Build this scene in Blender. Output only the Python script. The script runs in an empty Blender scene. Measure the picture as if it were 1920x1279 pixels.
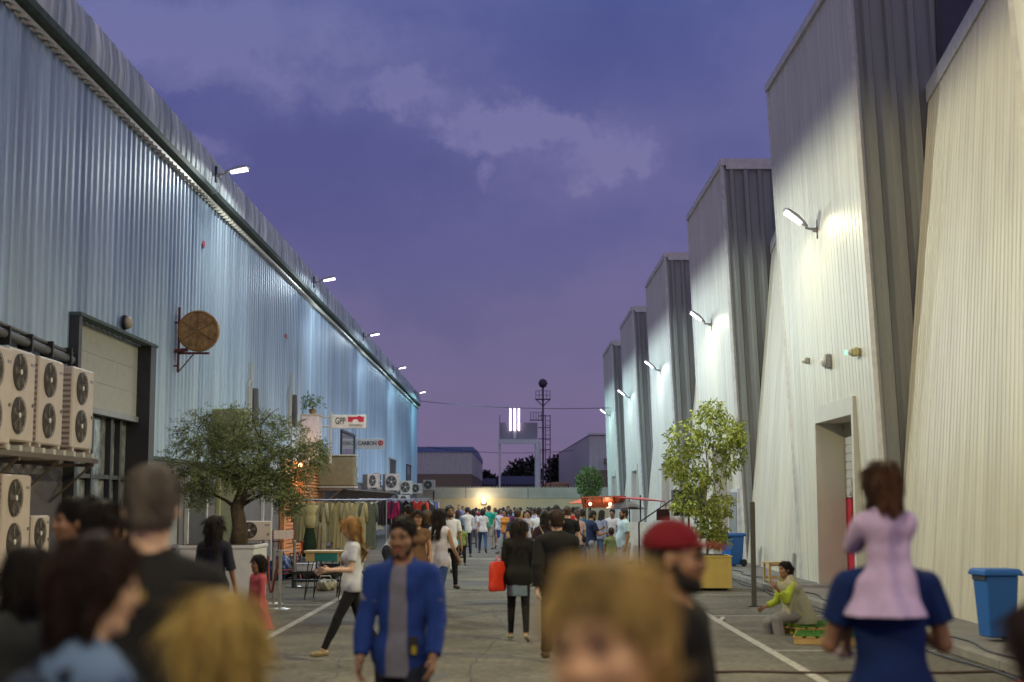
import bpy, math, random
import numpy as np
from mathutils import Vector, Matrix
R = math.radians
random.seed(7); rng = np.random.default_rng(7)
sc = bpy.context.scene
C = bpy.data.collections.new("street"); sc.collection.children.link(C)

# ------------------------------------------------------------------ camera
CAMZ = 1.85; PITCH = R(6.47); FPX = 2667.0; VX, VY = 963.0, 942.0
cam_d = bpy.data.cameras.new("camera"); cam = bpy.data.objects.new("camera", cam_d); C.objects.link(cam)
cam_d.lens = 50; cam_d.sensor_width = 36; cam_d.sensor_fit = 'HORIZONTAL'
cam_d.clip_start = 0.05; cam_d.clip_end = 3000
cam.location = (0, 0, CAMZ); cam.rotation_euler = (R(90) + PITCH, 0, R(0.064))
cam_d.dof.use_dof = True; cam_d.dof.focus_distance = 38.0; cam_d.dof.aperture_fstop = 1.35
sc.camera = cam
sc.view_settings.view_transform = 'Standard'; sc.view_settings.look = 'None'
sc.view_settings.exposure = 0; sc.view_settings.gamma = 1
sc.cycles.use_denoising = True
sc.cycles.max_bounces = 6; sc.cycles.diffuse_bounces = 3; sc.cycles.glossy_bounces = 3
sc.cycles.transmission_bounces = 4; sc.cycles.transparent_max_bounces = 6
sc.cycles.sample_clamp_indirect = 6.0; sc.cycles.caustics_reflective = False; sc.cycles.caustics_refractive = False

def px(x, y, D):
    """world point seen at photo pixel (x, y) on the plane Y = D"""
    c, s = math.cos(PITCH), math.sin(PITCH)
    k = (VY - y) * c / FPX
    Dp = D * c / (1 - k * s)
    return Vector(((x - VX) / FPX * Dp, D, CAMZ + k * Dp))
def srgb(r, g, b):
    f = lambda u: (u / 255 / 12.92) if u / 255 <= .04045 else ((u / 255 + .055) / 1.055) ** 2.4
    return (f(r), f(g), f(b), 1)
def c4(c): return (c[0], c[1], c[2], 1)

# ------------------------------------------------------------------ sky
W = bpy.data.worlds.new("World"); sc.world = W; W.use_nodes = True
nt = W.node_tree; N = nt.nodes; L = nt.links
bg = N['Background']; tc = N.new('ShaderNodeTexCoord')
sep = N.new('ShaderNodeSeparateXYZ'); L.new(tc.outputs['Generated'], sep.inputs[0])
grad = N.new('ShaderNodeValToRGB'); L.new(sep.outputs['Z'], grad.inputs[0])
er = grad.color_ramp.elements
er[0].position = 0.0; er[0].color = srgb(122, 103, 134)
er[1].position = 1.0; er[1].color = srgb(112, 118, 160)
for p, col in ((.05, srgb(118, 107, 142)), (.12, srgb(114, 107, 147)), (.2, srgb(108, 105, 154)), (.34, srgb(95, 101, 156)), (.6, srgb(110, 116, 160))):
    e = er.new(p); e.color = col
def math_node(op, a, b=None):
    n = N.new('ShaderNodeMath'); n.operation = op
    for i, q in enumerate((a, b)):
        if q is None: continue
        if isinstance(q, (int, float)): n.inputs[i].default_value = q
        else: L.new(q, n.inputs[i])
    return n.outputs[0]
wn = N.new('ShaderNodeTexNoise'); wn.inputs['Scale'].default_value = 14; wn.inputs['Detail'].default_value = 7; wn.inputs['Roughness'].default_value = .62
L.new(tc.outputs['Generated'], wn.inputs['Vector'])
warp = N.new('ShaderNodeVectorMath'); warp.operation = 'MULTIPLY_ADD'
L.new(wn.outputs['Color'], warp.inputs[0]); warp.inputs[1].default_value = (.17, .17, .10)
L.new(tc.outputs['Generated'], warp.inputs[2])
def blob(x, y, rx, ry, amp):
    """a cloud patch fixed in the sky at the bearing and height of photo pixel (x, y)"""
    d = (px(x, y, 100) - Vector((0, 0, CAMZ))).normalized() + Vector((.085, .085, .05))
    m = N.new('ShaderNodeVectorMath'); m.operation = 'SUBTRACT'; L.new(warp.outputs[0], m.inputs[0]); m.inputs[1].default_value = d
    m2 = N.new('ShaderNodeVectorMath'); m2.operation = 'MULTIPLY'; L.new(m.outputs[0], m2.inputs[0])
    m2.inputs[1].default_value = (FPX / rx, FPX / rx * .5, FPX / ry)
    ln = N.new('ShaderNodeVectorMath'); ln.operation = 'LENGTH'; L.new(m2.outputs[0], ln.inputs[0])
    g = N.new('ShaderNodeMapRange'); g.interpolation_type = 'SMOOTHSTEP'
    L.new(ln.outputs['Value'], g.inputs[0]); g.inputs[1].default_value = 0; g.inputs[2].default_value = 1.0
    g.inputs[3].default_value = amp; g.inputs[4].default_value = 0
    return g.outputs[0]
tot = None
for b_ in ((600, 290, 330, 170, -1.5), (850, 340, 190, 120, -1.0), (500, 430, 330, 150, -.7), (820, 500, 430, 160, -.5), (1120, 90, 420, 170, -1.2), (720, 50, 120, 50, -.5), (330, 225, 160, 50, -.9), (610, 120, 90, 40, -.6),
           (1000, 258, 240, 46, 2.0), (880, 212, 150, 38, 1.7), (1130, 305, 130, 50, 1.6), (945, 325, 40, 75, 1.6), (720, 165, 150, 38, 1.5), (400, 285, 170, 60, 1.4), (450, 90, 360, 140, 1.5), (220, 40, 260, 120, .9),
           (1180, 440, 260, 120, -.4), (1350, 260, 260, 160, -.4), (900, 700, 500, 90, .2)):
    o_ = blob(*b_); tot = o_ if tot is None else math_node('ADD', tot, o_)
wn2 = N.new('ShaderNodeTexNoise'); wn2.inputs['Scale'].default_value = 5; wn2.inputs['Detail'].default_value = 8; wn2.inputs['Roughness'].default_value = .55
mp = N.new('ShaderNodeMapping'); mp.inputs['Scale'].default_value = (1, 1, 2.6); L.new(tc.outputs['Generated'], mp.inputs[0]); L.new(mp.outputs[0], wn2.inputs['Vector'])
tot = math_node('ADD', tot, math_node('MULTIPLY', math_node('SUBTRACT', wn2.outputs['Fac'], .5), 1.3))
cr = N.new('ShaderNodeValToRGB'); L.new(math_node('MULTIPLY_ADD', tot, .4), cr.inputs[0])
tot_n = tot.node
mnode = cr.inputs[0].links[0].from_node; mnode.inputs[2].default_value = .5
ce = cr.color_ramp.elements
ce[0].position = 0.0; ce[0].color = (.68, .72, .84, 1); ce[1].position = .92; ce[1].color = (1.36, 1.30, 1.14, 1)
e = ce.new(.36); e.color = (.82, .86, .93, 1); e = ce.new(.46); e.color = (.95, .95, .97, 1); e = ce.new(.64); e.color = (1.08, 1.06, 1.03, 1)
mx = N.new('ShaderNodeVectorMath'); mx.operation = 'MULTIPLY'; L.new(grad.outputs[0], mx.inputs[0]); L.new(cr.outputs[0], mx.inputs[1])
# warm glow added to the unseen sky behind the viewer, filling walls and people
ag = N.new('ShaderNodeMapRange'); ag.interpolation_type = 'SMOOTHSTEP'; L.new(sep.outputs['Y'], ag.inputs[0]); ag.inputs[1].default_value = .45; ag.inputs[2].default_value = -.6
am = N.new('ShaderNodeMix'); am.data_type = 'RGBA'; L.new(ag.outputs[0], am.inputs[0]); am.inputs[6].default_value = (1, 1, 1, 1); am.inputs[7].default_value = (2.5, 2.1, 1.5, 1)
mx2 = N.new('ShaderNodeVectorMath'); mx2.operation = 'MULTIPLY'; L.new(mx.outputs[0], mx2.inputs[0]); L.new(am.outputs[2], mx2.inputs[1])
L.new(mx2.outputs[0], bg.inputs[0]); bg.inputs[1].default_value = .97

# ------------------------------------------------------------------ materials
_mats = {}
def mat(name, col, rough=.6, metal=0, var=.12, scale=6, bump=0.0, bscale=40, stretch=(1, 1, 1), col2=None, emit=None, spec=.5, sss=0, fine=0):
    if name in _mats: return _mats[name]
    m = bpy.data.materials.new(name); m.use_nodes = True
    n = m.node_tree.nodes; l = m.node_tree.links; b = n['Principled BSDF']
    b.inputs['Roughness'].default_value = rough; b.inputs['Metallic'].default_value = metal
    b.inputs['Specular IOR Level'].default_value = spec
    tcn = n.new('ShaderNodeTexCoord'); mpn = n.new('ShaderNodeMapping'); mpn.inputs['Scale'].default_value = stretch
    l.new(tcn.outputs['Object'], mpn.inputs[0])
    no = n.new('ShaderNodeTexNoise'); no.inputs['Scale'].default_value = scale; no.inputs['Detail'].default_value = 6; no.inputs['Roughness'].default_value = .6
    l.new(mpn.outputs[0], no.inputs['Vector'])
    rp = n.new('ShaderNodeValToRGB'); l.new(no.outputs['Fac'], rp.inputs[0])
    c2 = col2 if col2 else tuple(min(1, u * (1 + var)) for u in col[:3])
    c1 = tuple(u * (1 - var) for u in col[:3])
    rp.color_ramp.elements[0].position = .35; rp.color_ramp.elements[1].position = .68
    rp.color_ramp.elements[0].color = c4(c1); rp.color_ramp.elements[1].color = c4(c2)
    l.new(rp.outputs[0], b.inputs['Base Color'])
    if bump:
        n2 = n.new('ShaderNodeTexNoise'); n2.inputs['Scale'].default_value = bscale; n2.inputs['Detail'].default_value = 5
        l.new(mpn.outputs[0], n2.inputs['Vector'])
        bp = n.new('ShaderNodeBump'); bp.inputs['Strength'].default_value = bump; bp.inputs['Distance'].default_value = .02
        l.new(n2.outputs['Fac'], bp.inputs['Height']); l.new(bp.outputs[0], b.inputs['Normal'])
    if sss:
        b.inputs['Subsurface Weight'].default_value = sss; b.inputs['Subsurface Radius'].default_value = (.02, .008, .004)
    if emit:
        b.inputs['Emission Color'].default_value = c4(emit); b.inputs['Emission Strength'].default_value = emit[3]
    _mats[name] = m; return m
def panels(m, axis, width, amt):
    n = m.node_tree.nodes; l = m.node_tree.links; b = n['Principled BSDF']; src = b.inputs['Base Color'].links[0].from_socket
    t = [q for q in n if q.type == 'TEX_COORD'][0]; sp = n.new('ShaderNodeSeparateXYZ'); l.new(t.outputs['Object'], sp.inputs[0])
    d = n.new('ShaderNodeMath'); d.operation = 'DIVIDE'; l.new(sp.outputs[axis], d.inputs[0]); d.inputs[1].default_value = width
    f = n.new('ShaderNodeMath'); f.operation = 'FLOOR'; l.new(d.outputs[0], f.inputs[0])
    w = n.new('ShaderNodeTexWhiteNoise'); w.noise_dimensions = '1D'; l.new(f.outputs[0], w.inputs['W'])
    r_ = n.new('ShaderNodeMapRange'); l.new(w.outputs['Value'], r_.inputs[0]); r_.inputs[3].default_value = 1 - amt; r_.inputs[4].default_value = 1 + amt
    # streaks of dirt running down from the top edge and grime low down
    g_ = n.new('ShaderNodeTexNoise'); g_.inputs['Scale'].default_value = 3; g_.inputs['Detail'].default_value = 8; mp_ = n.new('ShaderNodeMapping'); mp_.inputs['Scale'].default_value = (1, 1.8, .09)
    l.new(t.outputs['Object'], mp_.inputs[0]); l.new(mp_.outputs[0], g_.inputs['Vector']); g2 = n.new('ShaderNodeMapRange'); l.new(g_.outputs['Fac'], g2.inputs[0]); g2.inputs[1].default_value = .35; g2.inputs[2].default_value = .72; g2.inputs[3].default_value = 1.06; g2.inputs[4].default_value = .80
    mu = n.new('ShaderNodeMath'); mu.operation = 'MULTIPLY'; l.new(r_.outputs[0], mu.inputs[0]); l.new(g2.outputs[0], mu.inputs[1])
    v = n.new('ShaderNodeVectorMath'); v.operation = 'SCALE'; l.new(src, v.inputs[0]); l.new(mu.outputs[0], v.inputs['Scale']); l.new(v.outputs[0], b.inputs['Base Color'])
def cloth(col, pat=None): return mat("cloth_%.3f_%.3f_%.3f" % tuple(col[:3]), col, .88, 0, .10, 14, .35, 90, spec=.25)
def leafmat(name, a, b_):
    m = mat(name, a, .55, 0, .2, 2.2, col2=b_)
    bs = m.node_tree.nodes['Principled BSDF']
    try: bs.inputs['Transmission Weight'].default_value = 0
    except Exception: pass
    return m
SKIN = [mat('skin_tan', (.42, .24, .15), .5, var=.08, scale=12, sss=.0), mat('skin_brown', (.26, .135, .075), .5, var=.08, scale=12),
        mat('skin_fair', (.56, .36, .26), .5, var=.08, scale=12)]
HAIR = lambda col: mat("hair_%.3f_%.3f_%.3f" % tuple(col[:3]), col, .5, 0, .6, 3.2, .9, 60, stretch=(5, 5, .5), spec=.4)
BLACK = (.012, .011, .012)

# ------------------------------------------------------------------ mesh helpers
def tag(o, label=None, cat=None, group=None, kind=None):
    if label: o['label'] = label
    if cat: o['category'] = cat
    if group: o['group'] = group
    if kind: o['kind'] = kind
    return o
def root(name, loc, label, cat, group=None, rz=0):
    o = bpy.data.objects.new(name, None); C.objects.link(o); o.location = loc; o.rotation_euler.z = rz
    o.empty_display_size = .2
    return tag(o, label, cat, group)
class MB:
    def __init__(s): s.v = []; s.f = []; s.mi = []; s.m = 0
    def add(s, vs, fs):
        n = len(s.v); s.v += [tuple(v) for v in vs]; s.f += [tuple(i + n for i in f) for f in fs]; s.mi += [s.m] * len(fs); return s
    def box(s, c, d, rz=0, rx=0, ry=0, taper=1.0, bev=0.0):
        hx, hy, hz = d[0] / 2, d[1] / 2, d[2] / 2
        M = Matrix.Translation(c) @ Matrix.Rotation(rz, 4, 'Z') @ Matrix.Rotation(ry, 4, 'Y') @ Matrix.Rotation(rx, 4, 'X')
        if bev > 0:
            b = min(bev, hx * .45, hy * .45, hz * .45)
            vs = []
            for z, q, in ((-hz, b), (-hz + b, 0), (hz - b, 0), (hz, b)):
                t = taper if z < 0 else 1
                for x_, y_ in ((-hx, -hy + b), (-hx + b, -hy), (hx - b, -hy), (hx, -hy + b), (hx, hy - b), (hx - b, hy), (-hx + b, hy), (-hx, hy - b)):
                    sx = (x_ - math.copysign(q, x_)) * t; sy = (y_ - math.copysign(q, y_)) * t
                    vs.append(M @ Vector((sx, sy, z)))
            fs = [tuple(range(7, -1, -1)), tuple(range(24, 32))]
            for r_ in range(3):
                for i in range(8):
                    j = (i + 1) % 8; fs.append((r_ * 8 + i, r_ * 8 + j, r_ * 8 + 8 + j, r_ * 8 + 8 + i))
            return s.add(vs, fs)
        vs = [M @ Vector((x * (taper if z < 0 else 1), y * (taper if z < 0 else 1), z)) for z in (-hz, hz) for x, y in ((-hx, -hy), (hx, -hy), (hx, hy), (-hx, hy))]
        return s.add(vs, [(3, 2, 1, 0), (4, 5, 6, 7), (0, 1, 5, 4), (1, 2, 6, 5), (2, 3, 7, 6), (3, 0, 4, 7)])
    def bb(s, x0, x1, y0, y1, z0, z1, bev=0):
        return s.box(((x0 + x1) / 2, (y0 + y1) / 2, (z0 + z1) / 2), (abs(x1 - x0), abs(y1 - y0), abs(z1 - z0)), bev=bev)
    def tube(s, pts, r, n=8, caps=True):
        pts = [Vector(p) for p in pts]; rr = r if isinstance(r, (list, tuple)) else [r] * len(pts)
        vs = []; up = None
        for i, p in enumerate(pts):
            d = (pts[min(i + 1, len(pts) - 1)] - pts[max(i - 1, 0)]).normalized()
            if up is None: up = Vector((1, 0, 0)) if abs(d.x) < .8 else Vector((0, 1, 0))
            a = (up - d * up.dot(d)).normalized(); up = a; b = d.cross(a)
            vs += [p + (a * math.cos(2 * math.pi * k / n) + b * math.sin(2 * math.pi * k / n)) * rr[i] for k in range(n)]
        fs = [(i * n + k, i * n + (k + 1) % n, (i + 1) * n + (k + 1) % n, (i + 1) * n + k) for i in range(len(pts) - 1) for k in range(n)]
        if caps: fs += [tuple(range(n - 1, -1, -1)), tuple((len(pts) - 1) * n + k for k in range(n))]
        return s.add(vs, fs)
    def lathe(s, prof, c=(0, 0, 0), n=16, axis='Z'):
        vs = []
        for r_, z in prof:
            for k in range(n):
                a = 2 * math.pi * k / n; p = Vector((r_ * math.cos(a), r_ * math.sin(a), z))
                if axis == 'Y': p = Vector((p.x, p.z, p.y))
                if axis == 'X': p = Vector((p.z, p.x, p.y))
                vs.append(Vector(c) + p)
        fs = [(i * n + k, i * n + (k + 1) % n, (i + 1) * n + (k + 1) % n, (i + 1) * n + k) for i in range(len(prof) - 1) for k in range(n)]
        fs += [tuple(range(n - 1, -1, -1)), tuple((len(prof) - 1) * n + k for k in range(n))]
        return s.add(vs, fs)
    def prism(s, poly, y0, y1):
        """polygon in x,z extruded in y"""
        n = len(poly); vs = [(x, y0, z) for x, z in poly] + [(x, y1, z) for x, z in poly]
        return s.add(vs, [tuple(range(n)), tuple(range(2 * n - 1, n - 1, -1))] + [(i, (i + 1) % n, n + (i + 1) % n, n + i) for i in range(n)])
    def corr(s, bl, br, tl, tr, nor, period=.3, depth=.03, rows=1, kind='trap', duty=.5):
        """ribbed sheet between two edges, ribs running bl->tl"""
        bl, br, tl, tr, nor = map(Vector, (bl, br, tl, tr, nor))
        ln = max((br - bl).length, (tr - tl).length); n = max(1, round(ln / period))
        us = []
        for i in range(n):
            if kind == 'trap':
                a = (1 - duty) / 2; w = .1
                us += [(i, 0), (i + a, 0), (i + a + w, 1), (i + a + duty - w, 1), (i + a + duty, 0)]
            else: us += [(i, 0), (i + .88, 0), (i + .92, 1), (i + .96, 1)]
        us.append((n, 0))
        vs = []
        for r_ in range(rows + 1):
            t = r_ / rows
            for u, h in us:
                u /= n
                vs.append((bl.lerp(br, u)).lerp(tl.lerp(tr, u), t) + nor * depth * h)
        m = len(us)
        return s.add(vs, [(r_ * m + i, r_ * m + i + 1, (r_ + 1) * m + i + 1, (r_ + 1) * m + i) for r_ in range(rows) for i in range(m - 1)])
    def build(s, name, ms, parent=None, smooth=False, loc=None):
        me = bpy.data.meshes.new(name); me.from_pydata(s.v, [], s.f); me.update()
        ms = ms if isinstance(ms, (list, tuple)) else [ms]
        for m in ms: me.materials.append(m)
        if len(ms) > 1: me.polygons.foreach_set('material_index', s.mi)
        if smooth: me.polygons.foreach_set('use_smooth', [True] * len(me.polygons))
        o = bpy.data.objects.new(name, me); C.objects.link(o)
        if parent: o.parent = parent
        if loc is not None: o.location = loc
        return o
def leaves_mesh(name, P, D, ln, wd, m, parent=None, rr=None, fold=.25):
    """many small two-face leaves: P centres, D directions"""
    rr = rr or rng; n = len(P)
    D = D / np.linalg.norm(D, axis=1, keepdims=True)
    U = rr.normal(size=(n, 3)); S = np.cross(D, U); S /= np.linalg.norm(S, axis=1, keepdims=True); Nn = np.cross(S, D)
    l_ = (ln * rr.uniform(.6, 1.3, n))[:, None]; w_ = (wd * rr.uniform(.7, 1.2, n))[:, None]
    a = P; b_ = P + D * l_ * .45 + S * w_ * .5 + Nn * w_ * fold; c = P + D * l_; d = P + D * l_ * .45 - S * w_ * .5 + Nn * w_ * fold
    V = np.stack([a, b_, c, d], 1).reshape(-1, 3)
    me = bpy.data.meshes.new(name); me.vertices.add(len(V)); me.vertices.foreach_set('co', V.astype(np.float32).ravel())
    idx = np.arange(n)[:, None] * 4; F = np.concatenate([idx + [0, 1, 2], idx + [0, 2, 3]], 1).reshape(-1)
    me.loops.add(len(F)); me.loops.foreach_set('vertex_index', F.astype(np.int32))
    me.polygons.add(2 * n); me.polygons.foreach_set('loop_start', np.arange(0, 6 * n, 3, dtype=np.int32)); me.polygons.foreach_set('loop_total', np.full(2 * n, 3, np.int32))
    me.update(); me.validate(); me.materials.append(m)
    o = bpy.data.objects.new(name, me); C.objects.link(o)
    if parent: o.parent = parent
    return o
def copytree(o, parent=None):
    c = o.copy(); C.objects.link(c); c.parent = parent
    for ch in list(o.children): copytree(ch, c)
    return c
def text(body, size, m, parent, loc, rot, sx=1.0, name='lettering', ext=.004, bold=0.0):
    cu = bpy.data.curves.new(name, 'FONT'); cu.body = body; cu.size = size; cu.extrude = ext; cu.align_x = 'CENTER'; cu.align_y = 'CENTER'; cu.offset = bold
    o = bpy.data.objects.new(name, cu); me = bpy.data.meshes.new_from_object(o); bpy.data.objects.remove(o); o = bpy.data.objects.new(name, me); C.objects.link(o); me.materials.clear(); me.materials.append(m); o.location = loc; o.rotation_euler = rot; o.scale = (sx, 1, 1); o.parent = parent
    return o
LP = [5400, 5300, 5200, 5000, 5500]      # lamp powers, left row
RP = [3400, 3900, 2900, 3600, 3800, 3700, 3600]  # right row
# ------------------------------------------------------------------ setting: ground
M_asph = mat('asphalt', (.125, .118, .098), .9, var=.24, scale=.9, bump=.8, bscale=45, col2=(.175, .163, .135), spec=.25)
_n = M_asph.node_tree; _b = _n.nodes['Principled BSDF']
_t = _n.nodes.new('ShaderNodeTexNoise'); _t.inputs['Scale'].default_value = 11; _t.inputs['Detail'].default_value = 8
_tc = [q for q in _n.nodes if q.type == 'TEX_COORD'][0]; _n.links.new(_tc.outputs['Object'], _t.inputs['Vector'])
_mm = _n.nodes.new('ShaderNodeMix'); _mm.data_type = 'RGBA'; _mm.blend_type = 'OVERLAY'; _mm.inputs[0].default_value = .75
_rp = _b.inputs['Base Color'].links[0].from_socket
_n.links.new(_rp, _mm.inputs[6]); _n.links.new(_t.outputs['Fac'], _mm.inputs[7]); _n.links.new(_mm.outputs[2], _b.inputs['Base Color'])
M_pave = mat('pavement_concrete', (.20, .19, .165), .85, var=.15, scale=1.2, bump=.3, bscale=50)
M_paint = mat('worn_white_paint', (.36, .35, .31), .8, var=.35, scale=9, bump=.2)
M_patch = mat('asphalt_patch', (.082, .08, .077), .8, var=.15, scale=3, bump=.4, bscale=70)
tag(MB().add([(-600, -200, 0), (600, -200, 0), (600, 1800, 0), (-600, 1800, 0)], [(0, 1, 2, 3)]).build('ground', M_asph), kind='structure')
g = MB(); g.bb(5.5, 7.0, -4, 104, 0, .11, bev=0)
for k in range(24): pass
tag(g.build('pavement', M_pave), kind='structure')
g = MB()
for k in range(54):
    y0 = -4 + k * 2; g.bb(5.36, 5.497, y0 + .01, y0 + 1.99, 0, .125, bev=.015)
tag(g.build('kerb', mat('kerb_stone', (.24, .23, .2), .85, var=.15, scale=3, bump=.3)), kind='structure')
g = MB(); ZL = .004
def line_(x0, x1, y0, y1): g.add([(x0, y0, ZL), (x1, y0, ZL), (x1, y1, ZL), (x0, y1, ZL)], [(0, 1, 2, 3)])
line_(3.15, 3.27, 4, 14.2); line_(3.15, 3.27, 15.0, 46); line_(-3.44, -3.32, 6, 60); line_(3.15, 3.27, 50, 100); line_(-3.44, -3.32, 64, 100)
for y in (12.7, 18.1, 23.6, 28.9, 34.3, 39.7, 45.1, 55.9): line_(3.27, 5.3, y, y + .1)
for y in (15.3, 20.7, 26.1, 31.5, 36.9, 42.3): line_(-7.2, -3.44, y, y + .1)
line_(-2.2, .6, 47.0, 47.35); line_(1.3, 2.6, 47.0, 47.3)
tag(g.build('road_markings', M_paint), kind='structure')
g = MB(); ZL = .002
for (x, y, a, b_) in ((.6, 12, .5, .25), (-1.0, 15.5, .35, .5), (1.9, 19, .9, .3), (-.3, 27, .6, .5), (1.0, 30, .5, .9), (-1.9, 20, .5, .3), (4.2, 14, .6, .4), (-1.2, 33, 1.2, .9), (.8, 41, 2.0, .35), (2.2, 25, .8, .6), (-2.6, 23, .9, 1.2)):
    n_ = 14; g.add([(x + a * math.cos(6.283 * i / n_) * random.uniform(.8, 1.1), y + b_ * math.sin(6.283 * i / n_) * random.uniform(.8, 1.1), ZL) for i in range(n_)], [tuple(range(n_))])
tag(g.build('road_patches', M_patch), kind='structure')
g = MB()
for (pts) in (((-3.3, 24.2), (-1.1, 24.6), (.8, 24.3), (3.1, 24.8)), ((-3.3, 38.1), (3.1, 37.7)), ((-.4, 9), (-.2, 12.5), (-.5, 16.2), (-.1, 21.0), (-.35, 24.4)), ((1.6, 10), (1.9, 13.1), (2.9, 15.2)), ((-2.6, 13), (-1.9, 15.4), (-2.2, 18.9))):
    for (xa, ya_), (xb, yb_) in zip(pts[:-1], pts[1:]):
        n_ = 14; prev = None
        for i in range(n_ + 1):
            t_ = i / n_; q = (xa + (xb - xa) * t_ + random.uniform(-.035, .035), ya_ + (yb_ - ya_) * t_ + random.uniform(-.05, .05)); w_ = random.uniform(.004, .012)
            if prev: g.add([(prev[0] - w_, prev[1] - w_, .003), (q[0] - w_, q[1] - w_, .003), (q[0] + w_, q[1] + w_, .003), (prev[0] + w_, prev[1] + w_, .003)], [(0, 1, 2, 3)])
            prev = q
tag(g.build('road_cracks', mat('crack_tar', (.035, .034, .033), .7)), kind='structure')

# ------------------------------------------------------------------ lamps
M_lampgrey = mat('lamp_housing_grey', (.30, .30, .31), .45, .3); M_dark = mat('dark_iron', (.03, .03, .03), .5, .4)
def lamp(parent, loc, col, power, side, k0=.16, k1=1.0, cut=(0.0, .05), rad=.05):
    """point lamp with a street-lantern beam: cut off just below the horizontal and thrown outward over the lane"""
    l = bpy.data.lights.new('lamp_light', 'POINT'); l.color = col; l.energy = power; l.shadow_soft_size = rad; l.use_nodes = True
    t = l.node_tree; n, k = t.nodes, t.links; em = n['Emission']
    tc_ = n.new('ShaderNodeTexCoord'); sp = n.new('ShaderNodeSeparateXYZ'); k.new(tc_.outputs['Normal'], sp.inputs[0])
    def mr(src, a, b_, c, d, sm=True):
        q = n.new('ShaderNodeMapRange'); q.interpolation_type = 'SMOOTHSTEP' if sm else 'LINEAR'; k.new(src, q.inputs[0])
        for i, u in enumerate((a, b_, c, d)): q.inputs[i + 1].default_value = u
        return q.outputs[0]
    down = mr(sp.outputs['Z'], -cut[1], -cut[0], 1, 0)
    out = mr(sp.outputs['X'], 0 if side > 0 else 0, .9 * side, k0, k1) if side > 0 else mr(sp.outputs['X'], -.9, 0, k1, k0)
    mm = n.new('ShaderNodeMath'); mm.operation = 'MULTIPLY'; k.new(down, mm.inputs[0]); k.new(out, mm.inputs[1]); inn = mr(sp.outputs['X'], -.75, -.08, .06, 1) if side > 0 else mr(sp.outputs['X'], .08, .75, 1, .06)
    m3 = n.new('ShaderNodeMath'); m3.operation = 'MULTIPLY'; k.new(mm.outputs[0], m3.inputs[0]); k.new(inn, m3.inputs[1]); k.new(m3.outputs[0], em.inputs['Strength'])
    o = bpy.data.objects.new('lamp_light', l); C.objects.link(o); o.parent = parent; o.location = loc; return o
def head_profile(mb, cx, cz, tilt, side, L_=.62, wy=.34):
    """street-lamp head: tapered shell; side=+1 grows toward +x"""
    ca, sa = math.cos(tilt), math.sin(tilt)
    secs = [(0, .06, .04), (.12, .12, .075), (.30, wy / 2, .10), (.52, wy / 2, .085), (L_, wy / 2 * .7, .03)]
    vs = []; n = 10
    for u, hy, hz in secs:
        for k in range(n):
            a = math.pi * k / (n - 1); x_ = u; z_ = hz * math.sin(a); y_ = hy * math.cos(a)
            vs.append((cx + side * (x_ * ca - z_ * sa * 1), y_, cz + x_ * sa + z_ * ca))
    fs = [(i * n + k, i * n + k + 1, (i + 1) * n + k + 1, (i + 1) * n + k) for i in range(len(secs) - 1) for k in range(n - 1)]
    fs += [(i * n, (i + 1) * n, (i + 1) * n + n - 1, i * n + n - 1) for i in range(len(secs) - 1)]
    fs += [tuple(range(n)), tuple((len(secs) - 1) * n + k for k in range(n))]
    mb.add(vs, fs)
def street_lamp(name, loc, side, tilt, col, power, label, group, ecol=(1, .93, 1), es=9, cable=True, lightout=.5, K=(.045, 1.0), cut=(0.0, .11)):
    r = root(name, loc, label, 'street lamp', group)
    MB().box((side * .03, 0, 0), (.05, .09, .42), bev=.01).build('bracket', M_dark, r)
    m = MB(); m.tube([(side * .05, 0, 0), (side * .2, 0, .0), (side * .3, 0, .03)], .028, 8); m.box((side * .09, 0, -.04), (.12, .05, .05)); m.build('arm', M_lampgrey, r)
    m = MB(); head_profile(m, side * .26, .04, tilt, side); m.build('housing', M_lampgrey, r)
    ca, sa = math.cos(tilt), math.sin(tilt)
    m = MB(); q = []
    for u, hy, z_ in ((.14, .09, -.012), (.56, .13, -.012), (.56, .13, -.05), (.14, .09, -.04)):
        for sy in (-1, 1): q.append((side * .26 + side * (u * ca - z_ * sa), sy * hy, .04 + u * sa + z_ * ca))
    m.add(q, [(0, 1, 3, 2), (4, 5, 3, 2), (6, 7, 5, 4), (0, 1, 7, 6), (0, 2, 4, 6), (1, 3, 5, 7)])
    m.build('diffuser', mat('lit_diffuser_%.2f' % es, (.9, .9, .9), .3, emit=(ecol[0], ecol[1], ecol[2], es)), r)
    if cable:
        pts = [(side * .04, 0, -.05), (side * .12, -.03, -.3), (side * .05, -.06, -.48), (-side * .05, -.06, -.5), (-side * .1, -.02, -.4)]
        MB().tube(pts, .012, 6).build('cable', mat('pale_cable', (.4, .42, .4), .6), r)
    lamp(r, (side * (.26 + lightout * ca), 0, .04 + lightout * sa - .12), col, power, side, *K, cut=cut)
    return r

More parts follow.
